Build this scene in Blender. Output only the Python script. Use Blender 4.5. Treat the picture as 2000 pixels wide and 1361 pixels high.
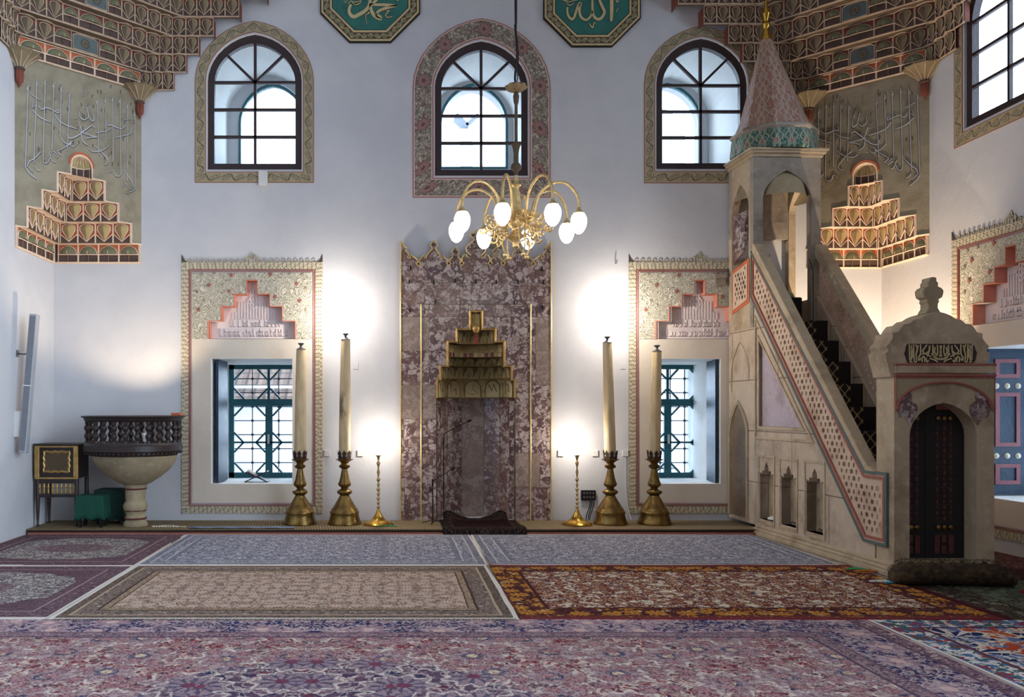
import bpy, bmesh, math, random
from mathutils import Vector, Matrix
from mathutils.geometry import tessellate_polygon
PI = math.pi
random.seed(7)
SC = bpy.context.scene
COL = SC.collection
for o in list(bpy.data.objects): bpy.data.objects.remove(o)

# ------------------------------------------------------------------ camera
F = 1650.0; CX = 767.0; CY = 800.0; H = 1.5     # focal length (px), vanishing point, eye height
cam = bpy.data.cameras.new('camera'); camo = bpy.data.objects.new('camera', cam); COL.objects.link(camo)
cam.sensor_fit = 'HORIZONTAL'; cam.sensor_width = 36; cam.lens = 36 * F / 2000
cam.shift_x = (1000 - CX) / 2000; cam.shift_y = (CY - 680.5) / 2000
camo.location = (0, 0, H); camo.rotation_euler = (PI / 2, 0, 0); cam.clip_end = 200
SC.camera = camo
SC.view_settings.view_transform = 'Standard'; SC.view_settings.look = 'None'
SC.view_settings.exposure = -0.04; SC.view_settings.gamma = 1.0; SC.view_settings.use_curve_mapping = False

# ------------------------------------------------------------------ world: bright hazy daylight
HALL_LOW = (.17, .15, .14); SKY_HALL = (0.44, 0.45, 0.49); SKY_OUT = (7.6, 9.4, 11.6)
w = bpy.data.worlds.new('daylight'); SC.world = w; w.use_nodes = True
wn = w.node_tree; wn.nodes.clear()
tc = wn.nodes.new('ShaderNodeTexCoord'); sp = wn.nodes.new('ShaderNodeSeparateXYZ'); mr = wn.nodes.new('ShaderNodeMapRange')
mx = wn.nodes.new('ShaderNodeMix'); mx.data_type = 'RGBA'
bg = wn.nodes.new('ShaderNodeBackground'); wo = wn.nodes.new('ShaderNodeOutputWorld')
wn.links.new(tc.outputs['Generated'], sp.inputs[0]); mm = wn.nodes.new('ShaderNodeMath'); mm.operation = 'MAXIMUM'; wn.links.new(sp.outputs['Y'], mm.inputs[0]); wn.links.new(sp.outputs['X'], mm.inputs[1]); wn.links.new(mm.outputs[0], mr.inputs['Value'])
mr.inputs['From Min'].default_value = 0.45; mr.inputs['From Max'].default_value = 0.75
up = wn.nodes.new('ShaderNodeMapRange'); wn.links.new(sp.outputs['Z'], up.inputs['Value'])   # the hall is brighter towards its high windows
up.inputs['From Min'].default_value = -0.05; up.inputs['From Max'].default_value = 0.45
hl = wn.nodes.new('ShaderNodeMix'); hl.data_type = 'RGBA'; wn.links.new(up.outputs[0], hl.inputs['Factor'])
hl.inputs['A'].default_value = (*HALL_LOW, 1); hl.inputs['B'].default_value = (*SKY_HALL, 1)
wn.links.new(mr.outputs[0], mx.inputs['Factor']); wn.links.new(hl.outputs['Result'], mx.inputs['A'])
mx.inputs['B'].default_value = (*SKY_OUT, 1)
wn.links.new(mx.outputs['Result'], bg.inputs['Color']); wn.links.new(bg.outputs[0], wo.inputs[0])

def WX(px, Y): return (px - CX) * Y / F
def WZ(py, Y): return H - (py - CY) * Y / F

# ------------------------------------------------------------------ lamps of the room
def lamp(name, kind, loc, power, col, size=.03, aim=None, angle=60, blend=.3):
    l = bpy.data.lights.new(name, kind); l.energy = power; l.color = col
    if kind != 'SUN': l.shadow_soft_size = size
    if kind == 'SPOT': l.spot_size = math.radians(angle); l.spot_blend = blend
    o = bpy.data.objects.new(name, l); COL.objects.link(o); o.location = loc
    if aim: o.rotation_euler = (Vector(aim) - Vector(loc)).to_track_quat('-Z', 'Y').to_euler()
    return o
WARM = (1.0, .80, .58); WHITE = (1.0, .90, .78)
LAMPS = [
 ('candle_uplight', 'POINT', (WX(650, 10.58), 10.56, WZ(606, 10.6)), 44, WHITE, .03),
 ('candle_uplight', 'POINT', (WX(1220, 10.58), 10.56, WZ(606, 10.6)), 44, WHITE, .03),
 ('candlestick_bulb', 'POINT', (WX(740, 10.62), 10.62, WZ(862, 10.62)), 15, WHITE, .02),
 ('candlestick_bulb', 'POINT', (WX(1129, 10.62), 10.62, WZ(862, 10.62)), 15, WHITE, .02),
]
for a in LAMPS: lamp(*a)
lamp('pulpit_spotlight', 'SPOT', (WX(284, 10.0), 10.0, 1.33), 120, WARM, .03, aim=(-3.55, 10.85, 3.9), angle=100, blend=.6)
lamp('minbar_spotlight', 'SPOT', (5.75, 9.7, 1.2), 430, WARM, .03, aim=(5.95, 10.6, 3.9), angle=95, blend=.6)

# ------------------------------------------------------------------ shader algebra
T = None
class E:
    def __init__(s, k): s.k = k
    def __add__(a, b): return M('ADD', a, b)
    __radd__ = __add__
    def __sub__(a, b): return M('SUBTRACT', a, b)
    def __rsub__(a, b): return M('SUBTRACT', b, a)
    def __mul__(a, b): return M('MULTIPLY', a, b)
    __rmul__ = __mul__
    def __truediv__(a, b): return M('DIVIDE', a, b)
    def __gt__(a, b): return M('GREATER_THAN', a, b)
    def __lt__(a, b): return M('LESS_THAN', a, b)
def put(sock, v):
    if isinstance(v, E): T.links.new(v.k, sock)
    elif isinstance(v, (tuple, list)):
        sock.default_value = (*v, 1) if len(v) == 3 and sock.type == 'RGBA' else v
    else: sock.default_value = v
def M(op, *a):
    n = T.nodes.new('ShaderNodeMath'); n.operation = op
    for i, x in enumerate(a): put(n.inputs[i], x)
    return E(n.outputs[0])
def Abs(a): return M('ABSOLUTE', a)
def Sin(a): return M('SINE', a)
def Cos(a): return M('COSINE', a)
def Frac(a): return M('FRACT', a)
def Floor(a): return M('FLOOR', a)
def Max(a, b): return M('MAXIMUM', a, b)
def Min(a, b): return M('MINIMUM', a, b)
def Sqrt(a): return M('SQRT', a)
def Step(a, lo, hi):
    n = T.nodes.new('ShaderNodeMapRange'); n.interpolation_type = 'SMOOTHSTEP'
    put(n.inputs['Value'], a); put(n.inputs['From Min'], lo); put(n.inputs['From Max'], hi); return E(n.outputs[0])
def Mix(a, b, f):
    n = T.nodes.new('ShaderNodeMix'); n.data_type = 'RGBA'
    put(n.inputs['Factor'], f); put(n.inputs['A'], a); put(n.inputs['B'], b); return E(n.outputs['Result'])
def Vec(x, y, z=0.0):
    n = T.nodes.new('ShaderNodeCombineXYZ')
    for i, q in enumerate((x, y, z)): put(n.inputs[i], q)
    return E(n.outputs[0])
def Coord(kind='Object'):
    n = T.nodes.new('ShaderNodeTexCoord'); s = T.nodes.new('ShaderNodeSeparateXYZ')
    T.links.new(n.outputs[kind], s.inputs[0])
    return E(n.outputs[kind]), E(s.outputs[0]), E(s.outputs[1]), E(s.outputs[2])
def Noise(v, scale, detail=3.0, rough=.55, dist=0.0, out=0):
    n = T.nodes.new('ShaderNodeTexNoise'); put(n.inputs['Vector'], v); n.inputs['Scale'].default_value = scale
    n.inputs['Detail'].default_value = detail; n.inputs['Roughness'].default_value = rough; n.inputs['Distortion'].default_value = dist
    return E(n.outputs[out])
def Vor(v, scale, feature='F1', out='Distance', rnd=1.0):
    n = T.nodes.new('ShaderNodeTexVoronoi'); n.feature = feature; put(n.inputs['Vector'], v)
    n.inputs['Scale'].default_value = scale; n.inputs['Randomness'].default_value = rnd
    return E(n.outputs[out])
def Sep(v):
    s = T.nodes.new('ShaderNodeSeparateXYZ'); put(s.inputs[0], v); return E(s.outputs[0]), E(s.outputs[1]), E(s.outputs[2])
def VAdd(a, b, sc=1.0):
    n = T.nodes.new('ShaderNodeVectorMath'); n.operation = 'MULTIPLY_ADD'
    put(n.inputs[0], b); n.inputs[1].default_value = (sc, sc, sc); put(n.inputs[2], a); return E(n.outputs[0])
def VMul(a, s):
    n = T.nodes.new('ShaderNodeVectorMath'); n.operation = 'MULTIPLY'; put(n.inputs[0], a); n.inputs[1].default_value = s; return E(n.outputs[0])
def c8(r, g, b):
    f = lambda x: (x / 255 / 12.92) if x <= 10 else ((x / 255 + .055) / 1.055) ** 2.4
    return (f(r), f(g), f(b))
def line(n, w): return 1 - Step(Abs(n - .5), w * .6, w)       # thin contour of a noise field
def begin(name):
    global T
    m = bpy.data.materials.new(name); m.use_nodes = True; T = m.node_tree
    return m
def finish(m, col=None, rough=.6, metal=0.0, bump=None, bd=.01, bs=1.0, **kw):
    p = T.nodes['Principled BSDF']
    if col is not None: put(p.inputs['Base Color'], col)
    put(p.inputs['Roughness'], rough); put(p.inputs['Metallic'], metal)
    for k, v in kw.items(): put(p.inputs[k], v)
    if bump is not None:
        b = T.nodes.new('ShaderNodeBump'); b.inputs['Distance'].default_value = bd; b.inputs['Strength'].default_value = bs
        put(b.inputs['Height'], bump); T.links.new(b.outputs[0], p.inputs['Normal'])
    return m
def worn(name, col, col2=None, scale=3.0, rough=.7, metal=0.0, amt=.5, bump=.004, detail=5):
    m = begin(name); v, x, y, z = Coord()
    n = Noise(v, scale, detail, .6)
    n2 = Noise(v, scale * 7, 3)
    c2 = col2 or tuple(q * .72 for q in col)
    c = Mix(col, c2, Step(n, .38, .68) * amt)
    return finish(m, c, rough, metal, bump=n2 + n, bd=bump)

MAT = {}
def mat(k): return MAT[k]
# plain worn materials
for k, c, c2, sc, r, me, am, bu in [
 ('plaster', c8(203, 202, 204), c8(190, 190, 194), 1.3, .85, 0, .7, .003),
 ('cream_plaster', c8(216, 205, 190), c8(200, 188, 172), 1.6, .85, 0, .6, .003),
 ('pink_plaster', c8(226, 214, 212), c8(214, 200, 200), 3, .85, 0, .5, .002),
 ('salmon', c8(214, 140, 118), c8(196, 118, 92), 5, .8, 0, .5, .002),
 ('red_paint', c8(158, 92, 78), c8(134, 74, 62), 8, .7, 0, .5, .002),
 ('grey_panel', c8(150, 140, 118), c8(126, 116, 96), 5, .85, 0, .8, .003),
 ('letter_grey', c8(186, 184, 186), c8(164, 162, 166), 9, .6, 0, .5, .001),
 ('letter_shadow_and_tick', c8(78, 76, 70), None, 9, .8, 0, .3, .001),
 ('mq_brown', c8(90, 70, 62), c8(80, 62, 56), 8, .85, 0, .7, .003),
 ('mq_trim', c8(188, 164, 140), c8(158, 130, 108), 9, .8, 0, .6, .002),
 ('mq_olive', c8(134, 118, 88), c8(108, 94, 70), 9, .8, 0, .6, .002),
 ('mq_dark', c8(98, 80, 64), c8(92, 74, 58), 9, .8, 0, .6, .002),
 ('mq_red', c8(128, 66, 50), c8(104, 52, 40), 9, .8, 0, .6, .002),
 ('mq_orange', c8(196, 104, 64), c8(170, 86, 54), 9, .8, 0, .6, .002),
 ('mq_green', c8(118, 116, 86), c8(94, 98, 72), 9, .8, 0, .6, .002),
 ('mq_blue', c8(96, 106, 104), c8(80, 92, 92), 9, .8, 0, .6, .002),
 ('dark_wood', c8(44, 30, 27), c8(30, 20, 19), 6, .45, 0, .6, .003),
 ('frame_brown', c8(52, 36, 38), c8(38, 26, 28), 6, .5, 0, .5, .002),
 ('teal_wood', c8(30, 98, 108), c8(20, 74, 84), 6, .5, 0, .6, .002),
 ('iron', c8(60, 70, 84), c8(44, 52, 64), 10, .5, .4, .5, .002),
 ('gilt', c8(192, 158, 96), c8(146, 112, 60), 14, .38, .75, .6, .002),
 ('gilt_pale', c8(222, 196, 138), c8(186, 152, 92), 14, .4, .6, .5, .002),
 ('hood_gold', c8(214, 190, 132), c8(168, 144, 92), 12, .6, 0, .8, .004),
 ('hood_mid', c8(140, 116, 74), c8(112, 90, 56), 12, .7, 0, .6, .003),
 ('mq_cream', c8(232, 206, 180), c8(214, 180, 152), 9, .8, 0, .5, .002),
 ('mq_ochre', c8(188, 166, 112), c8(160, 138, 88), 9, .8, 0, .6, .002),
 ('mq_tan', c8(150, 124, 86), c8(124, 100, 70), 9, .8, 0, .6, .002),
 ('hood_dark', c8(84, 66, 42), c8(60, 46, 30), 12, .7, 0, .6, .003),
 ('brass_old', c8(140, 112, 62), c8(96, 78, 46), 9, .3, .9, .8, .002),
 ('brass_bright', c8(206, 164, 74), c8(150, 112, 42), 14, .2, .95, .5, .001),
 ('brass_pale', c8(206, 178, 122), c8(150, 120, 74), 22, .35, .75, .5, .002),
 ('wax_cap', c8(196, 188, 170), None, 9, .4, .2, .4, .001),
 ('steel_grey', c8(120, 122, 126), None, 9, .3, .8, .4, .001),
 ('burnt', c8(52, 30, 28), c8(30, 18, 18), 20, .6, 0, .6, .002),
 ('speaker_grey', c8(166, 168, 172), c8(150, 152, 158), 9, .5, 0, .4, .001),
 ('speaker_mesh', c8(120, 123, 130), c8(108, 110, 116), 60, .5, 0, .8, .001),
 ('white_plastic', c8(216, 214, 210), None, 9, .4, 0, .2, .001),
 ('dark_green', c8(8, 52, 42), c8(6, 36, 30), 8, .85, 0, .6, .004),
 ('spire_grey', c8(150, 158, 170), None, 3, .8, 0, .3, .002),
 ('green_cloth', c8(6, 72, 54), c8(6, 62, 48), 8, .85, 0, .6, .004),
 ('pale_green_cloth', c8(138, 158, 120), c8(116, 136, 100), 8, .85, 0, .6, .004),
 ('black_cloth', c8(22, 22, 24), None, 8, .9, 0, .4, .003),
 ('black_metal', c8(24, 22, 22), None, 8, .4, .5, .3, .001),
 ('navy_paint', c8(10, 48, 76), c8(6, 30, 52), 5, .45, 0, .7, .003),
 ('rose_paint', c8(138, 74, 84), c8(112, 56, 66), 9, .5, 0, .5, .002),
 ('ivory', c8(214, 206, 184), None, 20, .5, 0, .3, .002),
 ('green_grey_paint', c8(88, 102, 96), c8(70, 84, 80), 10, .7, 0, .6, .002),
 ('gold_letter', c8(206, 188, 142), c8(186, 164, 112), 9, .5, .1, .5, .001),
 ('lattice_gold', c8(150, 128, 82), c8(112, 94, 62), 20, .8, 0, .6, .002),
 ('near_black', c8(18, 15, 15), c8(28, 22, 20), 6, .75, 0, .6, .003),
 ('tassel_red', c8(160, 24, 30), None, 8, .8, 0, .3, .001),
 ('blue_cord', c8(30, 150, 180), None, 20, .7, 0, .4, .001),
 ('jade', c8(40, 160, 90), None, 20, .4, 0, .4, .001),
 ('amber', c8(190, 110, 30), None, 20, .4, 0, .4, .001),
 ('book_paper', c8(222, 214, 200), None, 9, .8, 0, .3, .001),
 ('outdoor_white', c8(236, 236, 234), None, 2, .9, 0, .2, .001),
 ('leaf_green', c8(70, 120, 50), c8(40, 84, 30), 10, .8, 0, .8, .004),
]: MAT[k] = worn('paint_' + k if 'paint' not in k else k, c, c2, sc, r, me, am, bu)

def m_glass():
    m = begin('window_glass'); T.nodes.remove(T.nodes['Principled BSDF'])
    t = T.nodes.new('ShaderNodeBsdfTransparent'); t.inputs[0].default_value = (.93, .97, 1, 1)
    g = T.nodes.new('ShaderNodeBsdfGlossy'); g.inputs['Roughness'].default_value = .02
    f0 = T.nodes.new('ShaderNodeLayerWeight'); f0.inputs[0].default_value = .5
    f = (M('POWER', E(f0.outputs['Facing']), 5.0) * .8 + .03)
    x = T.nodes.new('ShaderNodeMixShader'); T.links.new(f.k, x.inputs[0]); T.links.new(t.outputs[0], x.inputs[1]); T.links.new(g.outputs[0], x.inputs[2])
    T.links.new(x.outputs[0], T.nodes['Material Output'].inputs[0]); return m
MAT['red_dim'] = worn('dim_red_inlay', c8(92, 38, 34), None, 9, .7); MAT['rose_dim'] = worn('dim_rose_inlay', c8(88, 44, 44), None, 9, .7)
MAT['glass'] = m_glass()
def m_emit(name, col, s):
    m = begin(name); return finish(m, (.9, .9, .9), .4, **{'Emission Color': (*col, 1), 'Emission Strength': s})
MAT['globe_glow'] = m_emit('glowing_opal_glass', (1, .93, .86), 14)

def m_stone(name, base, dark, pale, sc=1.0, joint=None):
    m = begin(name); v, x, y, z = Coord()
    n = Noise(v, 1.6 * sc, 6, .62); n2 = Noise(v, 9 * sc, 5, .6); n3 = Noise(v, 45 * sc, 3)
    c = Mix(base, dark, Step(n, .45, .72) * .75)
    c = Mix(c, pale, Step(n2, .5, .75) * .5)
    c = Mix(c, dark, Step(n3, .6, .8) * .5)
    h = n2 * .6 + n3 * .4
    if joint:      # coursed blocks
        jz = Abs(Frac(z / joint) - .5); jy = Abs(Frac(y / (joint * 1.9) + Floor(z / joint) * .37) - .5)
        j = Max(Step(jz, .485, .497), Step(jy, .49, .498))
        c = Mix(c, dark, j * .6); h = h - j * 1.5
    return finish(m, c, .75, bump=h, bd=.006)
MAT['stone'] = m_stone('minbar_sandstone', c8(190, 170, 148), c8(122, 100, 80), c8(206, 196, 178), 1.0, .62)
MAT['stone_plain'] = m_stone('sandstone_plain', c8(180, 160, 132), c8(122, 100, 76), c8(206, 192, 168), 1.2)
MAT['stone_dark'] = m_stone('dark_grey_stone', c8(150, 138, 124), c8(92, 80, 70), c8(184, 174, 160), 1.6)  # darker, greyer stone for floor, kiosk front and small carvings
MAT['stone_font'] = m_stone('pulpit_limestone', c8(158, 142, 112), c8(116, 102, 78), c8(186, 174, 148), 1.6)
MAT['lilac_marble'] = m_stone('lilac_marble', c8(178, 164, 172), c8(140, 118, 120), c8(206, 196, 204), 2.0)

def m_marble(name, w, h, off=(0, 0), dk=1.0):
    m = begin(name); v, x, y, z = Coord()
    row = Floor(z / h); xx = x + Frac(Sin(row * 12.9 + off[1]) * 43.7) * .3 + off[0]
    cell = Floor(xx / w)
    rn = Frac(Sin(cell * 78.2 + row * 37.7 + 4.1) * 951.7)
    rn2 = Frac(Sin(cell * 41.3 + row * 91.9 + 1.7) * 517.3)
    vv = Vec(x + rn * 7, y, z * (1.0) + rn2 * 9)
    dn = VAdd(vv, Noise(vv, 5, 3, .6, 0, 1), .16)
    st = VMul(dn, (1.0, 1.0, 1.0))
    e = Vor(st, 13, 'DISTANCE_TO_EDGE', 'Distance')
    e2 = Vor(VAdd(st, Noise(vv, 20, 2, .5, 0, 1), .05), 34, 'DISTANCE_TO_EDGE', 'Distance')
    cc = Sep(Vor(st, 13, 'F1', 'Color'))[0]; cd = Sep(Vor(st, 34, 'F1', 'Color'))[0]
    big = Noise(vv, 3.5, 5, .6)
    purple = Mix(c8(80, 60, 66), c8(116, 86, 78), rn)
    pale = Mix(c8(190, 174, 166), c8(176, 160, 156), rn2)
    frag = Mix(purple, pale, Step(cc * .55 + cd * .45, .40, .58))
    c = Mix(frag, Mix(c8(122, 96, 88), c8(150, 122, 108), cd), Step(big, .48, .62) * .75)
    c = Mix(c, c8(72, 54, 60), (1 - Step(e, .0, .07)) * .8)
    c = Mix(c, c8(84, 64, 66), (1 - Step(e2, .0, .09)) * .55)
    c = Mix(c, c8(150, 132, 118), (rn2 > .8) * .6)
    j = Max(Step(Abs(Frac(z / h) - .5), .493, .498), Step(Abs(Frac(xx / w) - .5), .493, .498))
    c = Mix(c, c8(66, 52, 50), j * .8)
    return finish(m, c, .28, bump=0 - j, bd=.002)
MAT['marble'] = m_marble('breccia_marble', .46, .44)
MAT['marble_niche'] = m_marble('breccia_marble_niche', .30, 1.9, (.15, 0))

# ---- patterned bands (uv: u metres along, v 0..1 across)
def uvs():
    n = T.nodes.new('ShaderNodeUVMap'); s = T.nodes.new('ShaderNodeSeparateXYZ'); T.links.new(n.outputs[0], s.inputs[0])
    return E(s.outputs[0]), E(s.outputs[1])
def m_braid():
    m = begin('braided_border'); u, v = uvs()
    p = .052
    a = u / p; b = v * 3.4
    d1 = Abs(Frac(a + b * .5) - .5); d2 = Abs(Frac(a - b * .5) - .5)
    holes = (Step(d1, .30, .40)) * (Step(d2, .30, .40))
    edge = Max(Step(d1, .42, .48) * (d2 < .34), Step(d2, .42, .48) * (d1 < .34))
    c = Mix(c8(206, 192, 166), c8(180, 172, 148), Step(Sin(a * 3.1 + b), -.3, .6))
    c = Mix(c, c8(112, 104, 84), edge * .6); c = Mix(c, c8(74, 62, 50), holes)
    return finish(m, c, .8, bump=0 - holes - edge * .4, bd=.006)
MAT['braid'] = m_braid()
def m_scroll(name, base, ink, p=.15):
    m = begin(name); u, v = uvs()
    cell = Floor(u / p); fu = Frac(u / p) - .5; flip = 1 - 2 * Frac(cell * .5) * 2
    y = (v - .5) * flip
    r = Sqrt(fu * fu * 1.3 + y * y * 1.3); ang = M('ARCTAN2', y, fu) / (2 * PI)
    sp = Abs(Frac(r * 5.2 - ang) - .5); spiral = (1 - Step(sp, .12, .24)) * (r < .42) 
    wave = 1 - Step(Abs(v - .5 - Sin(u / p * PI) * .27), .03, .07)
    n = Noise(Vec(u, v * .1), 60, 2)
    leaf = line(n, .05) * .3
    rim = Max(v < .07, v > .93)
    c = Mix(base, tuple(q * .85 for q in base), Noise(Vec(u, v), 8, 3))
    c = Mix(c, ink, Max(Max(spiral, wave), leaf) * .85)
    c = Mix(c, c8(140, 84, 70), rim * .8)
    return finish(m, c, .85)
MAT['scroll'] = m_scroll('painted_scroll_border', c8(176, 160, 128), c8(74, 72, 62))
MAT['chain'] = m_scroll('medallion_chain_border', c8(46, 38, 26), c8(206, 196, 150), .085)
def m_floral():
    m = begin('painted_floral_border'); u, v = uvs(); p = .56
    fu = (Frac(u / p) - .5) * p / .26; y = v - .5
    r = Sqrt(fu * fu + y * y); ang = M('ARCTAN2', y, fu)
    pet = .33 + .07 * Cos(ang * 9)
    flower = r < pet; petl = (1 - Step(Abs(Sin(ang * 4.5)), .12, .3)) * flower; core = r < .1
    n = Noise(Vec(u, v * .26), 26, 2, .5, .6); n2 = Noise(Vec(u + 5, v * .26), 14, 2)
    c = Mix(c8(188, 176, 156), c8(146, 138, 124), Step(n2, .45, .55) * .8)
    c = Mix(c, c8(140, 96, 92), Step(Noise(Vec(u + 2, v * .26), 17, 1), .58, .62))
    c = Mix(c, c8(100, 92, 86), line(n, .09) * .8)
    c = Mix(c, c8(158, 116, 110), flower * 1.0); c = Mix(c, c8(86, 68, 68), Max(petl, core * 1.0) * .9)
    c = Mix(c, c8(90, 80, 74), (Abs(r - pet) < .03) * .8)
    c = Mix(c, c8(164, 110, 106), Max(v < .06, v > .94))
    c = Mix(c, c8(206, 190, 172), Max((v > .06) * (v < .1), (v < .94) * (v > .9)))
    return finish(m, c, .85)
MAT['floral'] = m_floral()
def m_arabesque():
    m = begin('carved_arabesque_plaster'); v, x, y, z = Coord()
    vv = Vec(x, y, z)
    d = VAdd(vv, Noise(vv, 5, 2, .5, 0, 1), .10)
    r = Vor(d, 6.0, 'F1', 'Distance')
    ring = 1 - Step(Abs(Frac(r * 8) - .5), .14, .26)
    n = Noise(vv, 22, 2, .5, .5)
    l = Max(ring, line(n, .05) * .8)
    c = Mix(c8(178, 172, 152), c8(158, 152, 132), Noise(vv, 5, 3))
    c = Mix(c, c8(222, 216, 200), l * .8)  # pale highlights of the raised scrolls put into the colour
    c = Mix(c, c8(112, 110, 92), line(Noise(vv, 22, 2, .5, .5) + .055, .03) * .7)
    return finish(m, c, .8, bump=l, bd=.012)
MAT['arabesque'] = m_arabesque()
def m_spire(name, base, ink, s, three=False):
    m = begin(name); u, v = uvs()
    a = u * s; b = v * s
    fa = Abs(Frac(a) - .5); fb = Frac(b)
    w1 = .25 + .17 * Sin(b * 2 * PI)
    og = 1 - Step(Abs(fa - w1), .035, .07)
    fa2 = Abs(Frac(a + .5) - .5); og2 = 1 - Step(Abs(fa2 - w1 * .55), .03, .06)
    n = Noise(Vec(a, b), 5, 2, .5, .8); l = line(n, .06) * .6
    c = Mix(base, tuple(q * .75 for q in base), Noise(Vec(a, b), 1.2, 3))
    if three: c = Mix(c, c8(150, 70, 50), (Sqrt((fa - .5) * (fa - .5) + (fb - .5) * (fb - .5) * .5) < .17) * .8)
    c = Mix(c, ink, Max(Max(og, og2), l) * .75)
    return finish(m, c, .8, bump=og, bd=.004)
MAT['spire_red'] = m_spire('carved_red_spire', c8(150, 104, 90), c8(176, 160, 142), 5.0)
MAT['drum_green'] = m_spire('carved_green_drum', c8(38, 92, 80), c8(170, 170, 150), 5.5, True)
def m_mat():
    m = begin('woven_straw_matting'); v, x, y, z = Coord()
    s = Abs(Frac((x + y * .12) / .035) - .5)
    c = Mix(c8(140, 120, 84), c8(84, 68, 46), Step(s, .2, .42))
    c = Mix(c, c8(110, 92, 62), Noise(v, 20, 3) * .6)
    return finish(m, c, .8, bump=s, bd=.004)
MAT['straw'] = m_mat()
def m_rooftile():
    m = begin('clay_roof_tiles'); v, x, y, z = Coord()
    s = Abs(Frac(x / .22) - .5); t = Frac(z / .13)
    c = Mix(c8(186, 150, 130), c8(96, 66, 56), Step(s, .3, .46)); c = Mix(c, c8(70, 56, 52), t > .84)
    return finish(m, Mix(c, c8(120, 116, 110), Noise(v, 3, 3)), .8, bump=s, bd=.03)
MAT['rooftile'] = m_rooftile()
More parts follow.
